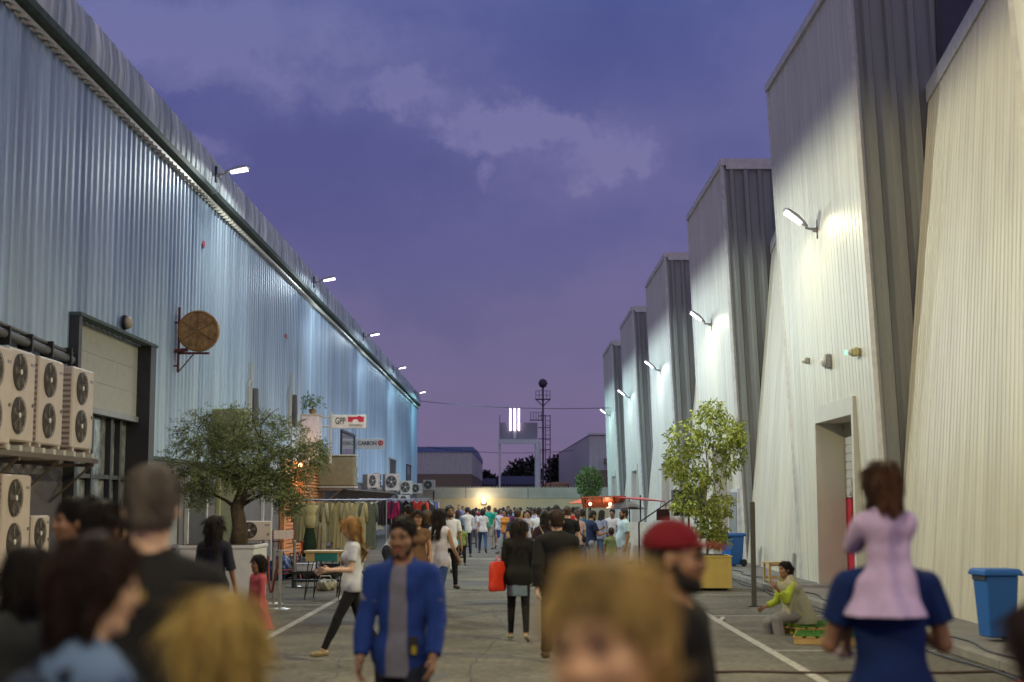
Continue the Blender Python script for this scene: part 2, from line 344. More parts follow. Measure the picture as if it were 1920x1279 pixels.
# ------------------------------------------------------------------ left warehouse
XW = -7.8; EAVE = 9.55; YE = 115.0; Y0 = -6.0
M_blue = mat('weathered_blue_cladding', (.39, .53, .72), .55, .15, var=.16, scale=1.1, stretch=(1, 1.6, .12), bump=.1, bscale=8, col2=(.52, .65, .78))
M_par = mat('parapet_cladding', (.45, .56, .72), .85, 0, var=.35, scale=2.2, stretch=(1, 2.5, .15), col2=(.76, .80, .82)); panels(M_par, 'Y', .5, .14); panels(M_blue, 'Y', 1.08, .10)
M_gut = mat('gutter_dark_green', (.085, .12, .12), .85, 0, var=.2)
M_plinth = mat('plinth_grey', (.14, .13, .14), .8, var=.12, scale=1.5, bump=.15)
M_cream = mat('cream_frame', (.52, .51, .44), .6, var=.04, scale=1.5)
M_frame = mat('dark_frame', (.05, .05, .055), .5, .3)
M_shut = mat('shutter_beige', (.42, .41, .37), .6, var=.06)
M_glass = mat('shop_glass', (.18, .19, .20), .12, 0, var=.5, scale=3, bump=0, col2=(.42, .43, .43), spec=.8)
LW = root('warehouse', (XW, 55, 0), 'long warehouse clad in weathered blue ribbed metal with gutter under its parapet', 'warehouse')
def lw(mb, name, m, smooth=False, par=None):
    o = mb.build(name, m, par or LW, smooth)
    if par is None: o.location = (-XW, -55, 0)
    return o
m = MB(); OPN = (24.75, 29.9)
PL = 2.77
for (a, b_) in ((Y0, OPN[0]), (OPN[1], YE)):
    m.corr((XW, a, PL), (XW, b_, PL), (XW, a, EAVE), (XW, b_, EAVE), (1, 0, 0), .36, .042, 2)
m.corr((XW, OPN[0], 5.07), (XW, OPN[1], 5.07), (XW, OPN[0], EAVE), (XW, OPN[1], EAVE), (1, 0, 0), .36, .042, 1)
lw(m, 'wall', M_blue)
m = MB(); m.bb(-20, XW + .02, Y0, OPN[0], 0, PL); m.bb(-20, XW + .02, OPN[1], YE, 0, PL); m.bb(-20, XW - .35, OPN[0] - .1, OPN[1] + .1, 0, 5.2); m.bb(-20, XW - .03, Y0, YE, 5.3, EAVE)
m.bb(-20, XW - .03, Y0, OPN[0] - .02, PL, 5.3); m.bb(-20, XW - .03, OPN[1] + .02, YE, PL, 5.3)
lw(m, 'plinth', M_plinth)
m = MB(); m.corr((XW - .02, YE, 0), (-20, YE, 0), (XW - .02, YE, EAVE), (-20, YE, EAVE), (0, 1, 0), .36, .04); lw(m, 'end_wall', M_blue)
m = MB(); prof = [(XW + .22, EAVE + .10), (XW + .24, EAVE + .55), (XW + .19, EAVE + .95), (XW + .02, EAVE + 1.1)]
for i in range(3):
    (xa, za), (xb, zb) = prof[i], prof[i + 1]
    m.corr((xa, Y0, za), (xa, YE, za), (xb, Y0, zb), (xb, YE, zb), (.9, 0, .3), .5, .03)
lw(m, 'parapet', M_par)
m = MB(); m.bb(-20, XW + .02, Y0, YE, EAVE + .05, EAVE + 1.06); lw(m, 'roof', M_plinth)
m = MB()
m.prism([(XW + .05, EAVE + .03), (XW + .25, EAVE + .05), (XW + .28, EAVE + .15), (XW + .25, EAVE + .15), (XW + .22, EAVE + .08), (XW + .05, EAVE + .07)], Y0, YE + .2)
lw(m, 'gutter', M_gut)
m = MB(); m.prism([(XW + .06, EAVE - .10), (XW + .12, EAVE - .10), (XW + .12, EAVE - .03), (XW + .06, EAVE - .03)], Y0, YE); lw(m, 'eave_trim', M_cream)
m = MB(); m.corr((XW + .06, Y0, EAVE - .17), (XW + .06, YE, EAVE - .17), (XW + .06, Y0, EAVE - .105), (XW + .06, YE, EAVE - .105), (1, 0, 0), .36, .11, duty=.4)
lw(m, 'closure_strip', M_cream)
m = MB(); m.bb(XW + .0, XW + .08, 30.1, YE, PL - .0, PL + .07); lw(m, 'sill_flashing', M_gut)
# entrance with half-lowered shutter
m = MB()
y0, y1 = OPN
m.bb(XW - .3, XW + .22, y0 - .12, y0 + .06, 0, 5.1); ent = lw(m, 'entrance', M_frame)
m = MB(); m.bb(XW - .3, XW + .22, y1 - .32, y1 + .12, 0, 5.1); lw(m, 'jamb', M_frame, par=ent)
m = MB(); m.bb(XW - .3, XW + .25, y0 - .14, y1 + .14, 5.101, 5.16); lw(m, 'lintel', M_gut, par=ent)
m = MB(); m.bb(XW - .12, XW - .06, y0 + .06, y1 - .32, 3.62, 5.1)
for z in (4.1, 4.6): m.bb(XW - .058, XW - .05, y0 + .06, y1 - .32, z, z + .012)
lw(m, 'shutter', M_shut, par=ent)
m = MB(); m.bb(XW - .14, XW + .0, y0 + .07, y1 - .33, 3.5, 3.61); lw(m, 'shutter_rail', M_lampgrey, par=ent)
m = MB(); m.bb(XW - .28, XW - .26, y0 + .06, y1 - .32, 0.05, 3.5); lw(m, 'glass', M_glass, par=ent)
m = MB()
for y in (y0 + .9, y0 + 2.1, y0 + 3.35, y0 + 4.0): m.bb(XW - .25, XW - .15, y, y + .12, 0, 3.49)
m.bb(XW - .25, XW - .16, y0 + .06, y1 - .32, 2.3, 2.38)
lw(m, 'mullions', M_frame, par=ent)
def wdw(y0, y1, z0, z1, name='window', fm=M_frame, gm=M_glass, d=.12):
    m = MB(); m.bb(XW + .03, XW + d, y0, y0 + .1, z0, z1); m.bb(XW + .03, XW + d, y1 - .1, y1, z0, z1); m.bb(XW + .03, XW + d + .03, y0 - .05, y1 + .05, z1, z1 + .1); m.bb(XW + .03, XW + d + .02, y0 - .05, y1 + .05, z0 - .08, z0)
    w = lw(m, name, fm); m = MB(); m.bb(XW + .03, XW + d - .04, y0 + .1, y1 - .1, z0, z1); lw(m, 'pane', gm, par=w); return w
def YW(x): return 7.8 * FPX / (VX - x)
wdw(63.8, 69.0, 3.55, 5.0); wdw(88.5, 93.5, 2.8, 4.55, 'door', M_cream, M_frame); wdw(103, 107, 2.8, 4.5)
wdw(33.8, 36.0, 0, 2.5, 'door', mat('white_post', (.62, .62, .58), .5), M_frame)
wdw(37.4, 39.6, 0, 2.65, 'door', mat('olive_yellow_frame', (.42, .44, .20), .6), mat('dull_olive_board', (.12, .12, .05), .7))
wdw(44.0, 45.6, 0.0, 2.4, 'door', mat('white_post', (.62, .62, .58), .5), M_plinth)
wdw(31.2, 33.0, 0.9, 2.3, 'panel', M_plinth, mat('noticeboard_grey', (.3, .3, .31), .6))
# orange lit slatted shutter
M_or = mat('orange_timber_slats', (.62, .26, .09), .6, var=.25, scale=5, stretch=(1, .3, 4))
m = MB(); m.bb(XW + .021, XW + .05, 47.6, 58.5, 0, 3.3)
for i in range(26): m.bb(XW + .051, XW + .12, 47.8, 58.3, .1 + i * .122, .1 + i * .122 + .07)
m.bb(XW + .05, XW + .2, 47.5, 47.9, 0, 3.4); m.bb(XW + .05, XW + .2, 51.5, 51.7, 0, 3.4)
ss_ = lw(m, 'slatted_shutter', M_or)
l = bpy.data.lights.new('doorway_light', 'POINT'); l.energy = 90; l.color = (1, .55, .25); l.shadow_soft_size = .1; o = bpy.data.objects.new('doorway_light', l); C.objects.link(o); o.location = (XW + .9, 50.5, 2.9)
m = MB(); m.lathe([(.03, -.08), (.07, -.03), (.07, .03), (.03, .08)], (XW + .25, 50.5, 3.15), 12); lw(m, 'bulb', mat('warm_door_bulb', (.9, .7, .4), .4, emit=(1, .6, .3, 8)), par=ss_)
def blot(y, z, w, h, col, nm):
    m = MB(); m.bb(XW + .058, XW + .064, y, y + w, z, z + h); lw(m, nm, mat(nm + '_paint', col, .6))
blot(34.9, 8.2, .25, .14, (.5, .05, .08), 'tag_plate'); blot(48.0, 7.4, .35, .15, (.4, .05, .1), 'tag_plate')
# left lamps
LG = 'floodlights along the blue warehouse gutter'
pos = ['nearest', 'second', 'third', 'fourth', 'farthest']
cols = [(.93, 1, .90), (.80, .95, 1), (.74, .92, 1), (.68, .92, 1), (.45, .93, 1)]
for y in (17.3, -.4):  # added out-of-view fill lamps, warming the foreground and near right wall
    street_lamp('street_lamp', (XW + .30, y, EAVE + .48), 1, R(12), (1, .86, .48), 4300, 'added unseen fill floodlight on the blue warehouse gutter %s' % ('just left of the picture' if y > 0 else 'beside the camera'), LG, es=6, K=(.012, 1.0))
for k, y in enumerate((35.0, 52.6, 70.2, 87.8, 107.5)):
    street_lamp('street_lamp', (XW + .30, y, EAVE + .48), 1, R(12), cols[k], LP[k], '%s lit floodlight on the gutter of the blue ribbed warehouse' % pos[k], LG, es=4.5, K=((.12, 1.0), (.11, 1.), (.11, 1.), (.12, 1.), (.14, 1.))[k], lightout=.66)

# ------------------------------------------------------------------ right folded facade
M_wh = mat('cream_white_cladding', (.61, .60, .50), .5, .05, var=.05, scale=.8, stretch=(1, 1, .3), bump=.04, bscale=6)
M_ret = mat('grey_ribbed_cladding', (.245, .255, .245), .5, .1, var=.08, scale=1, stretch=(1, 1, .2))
M_trim = mat('pale_trim', (.55, .55, .53), .5)
M_rib2 = mat('fine_rib_cladding', (.60, .57, .45), .5, .05, var=.05, scale=.8, stretch=(1, 1, .3))
RW = root('warehouse', (9, 55, 0), 'cream warehouse with a folded facade of leaning panels and dark ribbed returns', 'warehouse')
def rw(mb, name, mm, par=None):
    o = mb.build(name, mm, par or RW)
    if par is None: o.location = (-9, -55, 0)
    return o
panels(M_wh, 'Y', 1.08, .025); panels(M_rib2, 'Y', 1.0, .03); panels(M_ret, 'X', 1.26, .06)
P_ = 16.2; ZT = 12.05; XT = 6.3
def faceX(z): return 6.82 + (XT - 6.82) * z / ZT
for k in range(-1, 5):
    o_ = P_ * k
    nb, nt_ = (6.82, 25.9 + o_, 0), (XT, 25.9 + o_, ZT)
    fb, ft = (6.60, 32.9 + o_, 0), (XT, 34.3 + o_, ZT)
    # leaning face: left out where the doorway is (faces split around it)
    ya, yb, zd = 27.65 + o_, 30.95 + o_, 3.55
    def fp(y, z):
        """point of the face plane at y, z"""
        u0 = 25.9 + o_; u1 = 32.9 + o_ + 1.4 * z / ZT; t = (y - u0) / (u1 - u0)
        xa = 6.82 + (XT - 6.82) * z / ZT; xb = 6.60 + (XT - 6.60) * z / ZT
        return (xa + (xb - xa) * t, y, z)
    m = MB(); nn = (-1, 0, 0)
    m.corr(fp(25.9 + o_, 0), fp(ya, 0), fp(25.9 + o_, zd), fp(ya, zd), nn, .27, .006, kind='seam')
    m.corr(fp(yb, 0), fb, fp(yb, zd), fp(32.9 + o_ + 1.4 * zd / ZT, zd), nn, .27, .006, kind='seam')
    m.corr(fp(25.9 + o_, zd), fp(32.9 + o_ + 1.4 * zd / ZT, zd), nt_, ft, nn, .27, .006, 3, kind='seam')
    rw(m, 'leaning_wall', M_wh)
    # edges
    m = MB()
    m.tube([nb, nt_], .07, 4); m.tube([fb, ft], .05, 4)
    m.add([(XT - .06, 25.8 + o_, ZT - .10), (XT - .06, 34.4 + o_, ZT - .10), (XT - .06, 34.4 + o_, ZT + .10), (XT - .06, 25.8 + o_, ZT + .10),
           (XT + .1, 25.8 + o_, ZT - .10), (XT + .1, 34.4 + o_, ZT - .10), (XT + .1, 34.4 + o_, ZT + .10), (XT + .1, 25.8 + o_, ZT + .10)],
          [(0, 1, 2, 3), (4, 5, 6, 7), (3, 2, 6, 7), (0, 1, 5, 4), (0, 3, 7, 4), (1, 2, 6, 5)])
    m.bb(XT + .1, 16, 25.78 + o_, 25.9 + o_, ZT - .22, ZT + .10)
    rw(m, 'edge_trim', M_trim)
    # return walls
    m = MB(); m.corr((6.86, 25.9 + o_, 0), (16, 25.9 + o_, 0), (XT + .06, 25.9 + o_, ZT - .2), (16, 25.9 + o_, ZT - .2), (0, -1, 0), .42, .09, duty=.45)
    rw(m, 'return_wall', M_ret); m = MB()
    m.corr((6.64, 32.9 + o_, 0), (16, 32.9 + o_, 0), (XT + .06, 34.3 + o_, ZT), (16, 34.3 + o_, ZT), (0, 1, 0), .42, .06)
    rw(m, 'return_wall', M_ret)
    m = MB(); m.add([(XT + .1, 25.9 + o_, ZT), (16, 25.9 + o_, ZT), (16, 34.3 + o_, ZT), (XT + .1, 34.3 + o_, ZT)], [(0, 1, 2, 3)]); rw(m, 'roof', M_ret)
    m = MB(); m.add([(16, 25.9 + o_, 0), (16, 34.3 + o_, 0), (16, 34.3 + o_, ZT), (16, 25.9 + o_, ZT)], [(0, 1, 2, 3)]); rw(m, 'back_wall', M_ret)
    m = MB(); m.bb(8.0, 10.6, 25.78 + o_, 25.80 + o_, 9.95, 11.3); w = rw(m, 'window', mat('dark_high_window', (.03, .03, .05), .15))
    m = MB(); m.bb(7.9, 10.7, 25.76 + o_, 25.80 + o_, 11.3, 11.4); m.bb(7.9, 8.0, 25.76 + o_, 25.80 + o_, 9.9, 11.3); rw(m, 'window_frame', M_frame, w)
    # low wedge panel between this return and the nearer leaning face
    if k >= 0:
        a0 = (6.82, 25.85 + o_, 0); b0 = (6.58, 32.9 + o_ - P_, 0); a1 = (7.75, 25.85 + o_, 9.45); b1 = (7.35, 34.0 + o_ - P_, 9.45 + 1.05)
        m = MB(); m.corr(b0, a0, b1, a1, (-1, 0, 0), .2, .010, 2); rw(m, 'wedge_wall', M_rib2)
        m = MB(); v_ = [b1, a1, (16, a1[1], a1[2]), (16, b1[1], b1[2])]
        m.add([(x, y, z + .0) for x, y, z in v_], [(0, 1, 2, 3)])
        q = [(b1[0] - .06, b1[1], b1[2] - .2), (a1[0] - .06, a1[1], a1[2] - .2), (a1[0] - .06, a1[1], a1[2] + .12), (b1[0] - .06, b1[1], b1[2] + .12)]
        m.add(q + [(x + .14, y, z) for x, y, z in q], [(0, 1, 2, 3), (7, 6, 5, 4), (3, 2, 6, 7), (0, 1, 5, 4), (1, 2, 6, 5), (0, 3, 7, 4)])
        rw(m, 'wedge_roof', M_trim)
    # doorway
    m = MB(); xf = 6.56
    m.bb(xf, 7.18, yb, yb + .16, 0, zd + .35); m.bb(xf, 7.18, ya - .16, ya, 0, zd + .35); m.bb(xf, 7.18, ya, yb, zd, zd + .35)
    p = rw(m, 'doorway', M_cream)
    m = MB(); m.bb(7.18, 7.22, ya - .16, yb + .16, 1.95, zd + .3)
    for i in range(9): m.bb(7.165, 7.179, ya, yb, 2.0 + i * .18, 2.0 + i * .18 + .15)
    rw(m, 'roller_shutter', M_shut, p)
    m = MB(); m.bb(7.181, 7.22, ya, yb, 0, 1.93); rw(m, 'door_panel', mat('deep_red_door', (.45, .01, .03), .5) if k % 2 == 0 else mat('pinkish_inner_door', (.5, .30, .22), .6), p)
    m = MB()
    m.bb(6.52, 6.6, ya + .3, ya + .62, 4.55, 4.75) if 0 else None
# slim service door in the wedge panel beyond the first leaning face
m = MB(); m.bb(6.62, 6.86, 42.3, 43.9, 0, 2.25); dd = rw(m, 'door', M_trim)
m = MB(); m.bb(6.60, 6.618, 42.45, 43.75, 0.05, 2.15); rw(m, 'door_leaf', mat('service_door_grey', (.22, .23, .23), .6), dd)
RG = 'floodlights on the folded cream facade'
rcol = [(1, .82, .36), (1, .88, .46), (1, .95, .58), (1, .99, .76), (.86, .91, 1), (.76, .87, 1), (.6, .92, 1)]
rpos = ['floodlight behind the camera on the folded facade', 'floodlight on the leaning wall nearest the camera', 'large tilted floodlight above the deep doorway with the red door', 'tilted floodlight above the leafy potted tree', 'tilted floodlight on the third leaning panel from the front',
        'small tilted floodlight on the fourth leaning panel', 'tiny tilted floodlight on the last leaning panel']
for k in range(-2, 5):
    z = 7.62; street_lamp('street_lamp', (6.49 + .0, 29.75 + P_ * k, z), -1, R(38), rcol[k + 2], RP[k + 2], rpos[k + 2], RG, es=6 if k >= 0 else 5, cable=False, lightout=.42, K=(.08, .85), cut=(.0, .45))
# small fixtures on face A
def wall_box(name, p, d, mm, label, cat):
    r = root(name, p, label, cat); m = MB(); m.box((0, 0, 0), d, bev=.02); m.build('housing', mm, r)
    m = MB(); m.lathe([(d[2] * .42, 0), (d[2] * .38, .05), (d[2] * .1, .09)], (-d[0] / 2 - .0, 0, 0), 12, 'X'); o = m.build('lens', mat('frosted_lens', (.6, .6, .55), .4), r, True); o.scale.x = -1; o.location.x = -d[0]
    return r
wall_box('wall_light', (6.50, 29.3, 4.75), (.12, .22, .3), M_lampgrey, 'unlit grey bulkhead light above the deep doorway', 'wall light')
wall_box('alarm_box', (6.47, 31.2, 4.95), (.09, .1, .14), M_lampgrey, 'tiny grey box left of the bulkhead light over the doorway', 'alarm box')
r = wall_box('emergency_light', (6.52, 27.0, 4.70), (.12, .26, .16), mat('yellowish_plastic', (.5, .45, .2), .5), 'small yellowish emergency light with a green lens on the leaning wall', 'wall light')
m = MB(); m.lathe([(.05, 0), (.045, .04), (.01, .06)], (-.17, .1, 0), 10, 'X'); m.build('green_lens', mat('green_lit_lens', (.2, .8, .4), .4, emit=(.3, 1, .5, 1.5)), r, True)
# ------------------------------------------------------------------ people: signed-distance bodies turned into one continuous skin each
I3 = np.eye(3)
def rotx(a): c, s = math.cos(a), math.sin(a); return np.array([[1, 0, 0], [0, c, -s], [0, s, c]])
def roty(a): c, s = math.cos(a), math.sin(a); return np.array([[c, 0, s], [0, 1, 0], [-s, 0, c]])
def rotz(a): c, s = math.cos(a), math.sin(a); return np.array([[c, -s, 0], [s, c, 0], [0, 0, 1]])
class SDF:
    def __init__(s): s.p = []; s.cuts = []; s.subs = []; s.fold = None
    def cap(s, a, b, ra, rb=None, F=None, k=.03, fy=1.0, flat=False):
        s.p.append(('c', np.array(a, float), np.array(b, float), ra, ra if rb is None else rb, F, k, fy, flat)); return s
    def ell(s, c, r, F=None, k=.03): s.p.append(('e', np.array(c, float), np.array(r, float), 0, 0, F, k, 1, False)); return s
    def sub(s, c, r, F=None, k=.01): s.subs.append(('e', np.array(c, float), np.array(r, float), 0, 0, F, k, 1, False)); return s
    def subcap(s, a, b, ra, rb, F=None, k=.01): s.subs.append(('c', np.array(a, float), np.array(b, float), ra, rb, F, k, 1, False)); return s
    def cut(s, p, n, F=None): s.cuts.append((np.array(p, float), np.array(n, float), F)); return s      # removes the side n points to
    def _w(s, F, p): return p if F is None else F[0] + F[1] @ p
    def bbox(s, pr):
        if pr[0] == 'c':
            A, B = s._w(pr[5], pr[1]), s._w(pr[5], pr[2]); r = max(pr[3], pr[4]) * max(1, pr[7])
            return np.minimum(A, B) - r, np.maximum(A, B) + r
        c = s._w(pr[5], pr[1]); r = pr[2].max(); return c - r, c + r
    def ev(s, pr, X, Y, Z):
        F = pr[5]
        if F is not None:
            O, M = F; x, y, z = X - O[0], Y - O[1], Z - O[2]
            X = x * M[0, 0] + y * M[1, 0] + z * M[2, 0]; Y_ = x * M[0, 1] + y * M[1, 1] + z * M[2, 1]; Z = x * M[0, 2] + y * M[1, 2] + z * M[2, 2]; Y = Y_
        if pr[0] == 'c':
            a, b, ra, rb, fy = pr[1].copy(), pr[2].copy(), pr[3], pr[4], pr[7]
            Y = Y / fy; a[1] /= fy; b[1] /= fy
            d = b - a; dd = max(1e-9, d @ d)
            x, y, z = X - a[0], Y - a[1], Z - a[2]
            t = np.clip((x * d[0] + y * d[1] + z * d[2]) / dd, 0, 1)
            D = (np.sqrt((x - t * d[0]) ** 2 + (y - t * d[1]) ** 2 + (z - t * d[2]) ** 2) - (ra + (rb - ra) * t)) * min(1, fy)
            if pr[8]:
                ln = math.sqrt(dd); D = np.maximum(D, ((X - b[0]) * d[0] + (Y - b[1]) * d[1] + (Z - b[2]) * d[2]) / ln)
            return D
        c, r = pr[1], pr[2]; x, y, z = X - c[0], Y - c[1], Z - c[2]
        k0 = np.sqrt((x / r[0]) ** 2 + (y / r[1]) ** 2 + (z / r[2]) ** 2); k1 = np.sqrt((x / r[0] ** 2) ** 2 + (y / r[1] ** 2) ** 2 + (z / r[2] ** 2) ** 2) + 1e-9
        return k0 * (k0 - 1) / k1
    def mesh(s, v):
        bbs = [s.bbox(p) for p in s.p]; pad = 3 * v + .012
        lo = np.min([b[0] for b in bbs], 0) - pad; hi = np.max([b[1] for b in bbs], 0) + pad
        n = np.ceil((hi - lo) / v).astype(int) + 1
        ax = [lo[i] + v * np.arange(n[i], dtype=np.float32) for i in range(3)]
        D = np.full(n, .5, np.float32)
        def sl(bb, m):
            a = np.clip(np.floor((bb[0] - m - lo) / v).astype(int), 0, n); b = np.clip(np.ceil((bb[1] + m - lo) / v).astype(int) + 1, 0, n)
            return tuple(slice(a[i], b[i]) for i in range(3))
        for p, bb in zip(s.p, bbs):
            q = sl(bb, p[6] + 2 * v); X, Y, Z = ax[0][q[0]][:, None, None], ax[1][q[1]][None, :, None], ax[2][q[2]][None, None, :]
            if D[q].size == 0: continue
            d = s.ev(p, X, Y, Z).astype(np.float32); k = p[6]; e = D[q]
            h = np.clip(.5 + .5 * (e - d) / k, 0, 1); D[q] = e + (d - e) * h - k * h * (1 - h)
        X, Y, Z = ax[0][:, None, None], ax[1][None, :, None], ax[2][None, None, :]
        if s.fold: D = D + s.fold(X, Y, Z).astype(np.float32)
        for p in s.subs:
            q = sl(s.bbox(p), .03 + 2 * v)
            if D[q].size == 0: continue
            d = -s.ev(p, ax[0][q[0]][:, None, None], ax[1][q[1]][None, :, None], ax[2][q[2]][None, None, :]).astype(np.float32); k = p[6]; e = D[q]
            h = np.clip(.5 - .5 * (e - d) / k, 0, 1); D[q] = e + (d - e) * h + k * h * (1 - h)
        for P0, nn, F in s.cuts:
            if F is not None: P0 = F[0] + F[1] @ P0; nn = F[1] @ nn
            D = np.maximum(D, ((X - P0[0]) * nn[0] + (Y - P0[1]) * nn[1] + (Z - P0[2]) * nn[2]).astype(np.float32))
        return nets(D, lo, v)
def nets(D, lo, v):
    S = D < 0; n = np.array(D.shape)
    cnt = np.zeros(n - 1, np.int8)
    for i in (0, 1):
        for j in (0, 1):
            for k in (0, 1): cnt += S[i:n[0] - 1 + i, j:n[1] - 1 + j, k:n[2] - 1 + k]
    ci = np.argwhere((cnt > 0) & (cnt < 8)); m = len(ci)
    if m == 0: return np.zeros((0, 3)), np.zeros((0, 4), int)
    idx = np.full(n - 1, -1, np.int32); idx[ci[:, 0], ci[:, 1], ci[:, 2]] = np.arange(m)
    acc = np.zeros((m, 3)); w = np.zeros(m)
    for axis in range(3):
        o1, o2 = [a for a in range(3) if a != axis]
        for u in (0, 1):
            for t in (0, 1):
                off = np.zeros(3, int); off[o1] = u; off[o2] = t; A = ci + off; B = A.copy(); B[:, axis] += 1
                da = D[A[:, 0], A[:, 1], A[:, 2]]; db = D[B[:, 0], B[:, 1], B[:, 2]]; c = (da < 0) != (db < 0)
                tt = np.where(c, da / np.where(c, da - db, 1), 0); P = A.astype(float); P[:, axis] += tt
                acc += P * c[:, None]; w += c
    V = lo + v * acc / w[:, None]
    fs = []
    for axis in range(3):
        o1, o2 = (axis + 1) % 3, (axis + 2) % 3
        a = [slice(1, -1)] * 3; b = [slice(1, -1)] * 3; a[axis] = slice(0, -1); b[axis] = slice(1, None)
        sa, sb = S[tuple(a)], S[tuple(b)]; e = np.argwhere(sa != sb); off = np.ones(3, int); off[axis] = 0
        E = e + off; neg = sa[e[:, 0], e[:, 1], e[:, 2]]
        def cell(d1, d2):
            q = E.copy(); q[:, o1] += d1; q[:, o2] += d2; return idx[q[:, 0], q[:, 1], q[:, 2]]
        Q = np.stack([cell(-1, -1), cell(0, -1), cell(0, 0), cell(-1, 0)], 1); Q[~neg] = Q[~neg][:, ::-1]
        fs.append(Q)
    F = np.concatenate(fs); F = F[(F >= 0).all(1)]
    return V, F
def mesh_obj(name, V, F, m, parent, smooth=True):
    me = bpy.data.meshes.new(name); me.vertices.add(len(V)); me.vertices.foreach_set('co', np.asarray(V, np.float32).ravel())
    me.loops.add(F.size); me.loops.foreach_set('vertex_index', F.astype(np.int32).ravel())
    me.polygons.add(len(F)); me.polygons.foreach_set('loop_start', np.arange(0, F.size, 4, dtype=np.int32)); me.polygons.foreach_set('loop_total', np.full(len(F), 4, np.int32))
    me.polygons.foreach_set('use_smooth', np.ones(len(F), bool)); me.update(); me.validate(); me.materials.append(m)
    o = bpy.data.objects.new(name, me); C.objects.link(o); o.parent = parent; return o
def folds(amp, seed, s=1.0, vert=False):
    ph = np.random.default_rng(seed).uniform(0, 6.28, 8)
    def f(X, Y, Z):
        if vert: return amp * (np.sin(26 * s * X + 9 * Y * s + 1.3 * np.sin(4 * Z + ph[0]) + ph[1]) * np.sin(17 * s * Y + 5 * X + ph[2]) + .5 * np.sin(44 * X + ph[3]))
        return amp * (np.sin(19 * s * Z + 11 * X * s + 2.2 * np.sin(7 * X + ph[0] + 3 * Y) + ph[1]) * .6 + .5 * np.sin(31 * X - 12 * Z + 2 * np.sin(9 * Z + ph[4]) + ph[2]) + .4 * np.sin(27 * Y + 14 * Z + ph[3]))
    return f
WHITE = (.62, .62, .66); NAVY = (.02, .03, .075); KHAKI = (.33, .27, .16); JEANS = (.06, .09, .17); DENIM = (.12, .17, .26); GREY = (.25, .25, .28)
HB = (.016, .011, .009); HBR = (.06, .03, .018); HBL = (.36, .22, .08)
WALK = dict(ll=(22, 3, 8), rl=(-20, 3, 22), la=(-18, 8, 14), ra=(20, 8, 22))
STAND = dict(ll=(2, 4, 2), rl=(-2, 4, 3), la=(4, 9, 16), ra=(2, 9, 12))
WALK2 = dict(rl=(20, 3, 6), ll=(-18, 3, 20), ra=(-16, 8, 14), la=(18, 8, 24))
PHONE = dict(ll=(2, 5, 2), rl=(4, 4, 6), la=(25, 8, 95), ra=(20, 9, 85), hp=14)
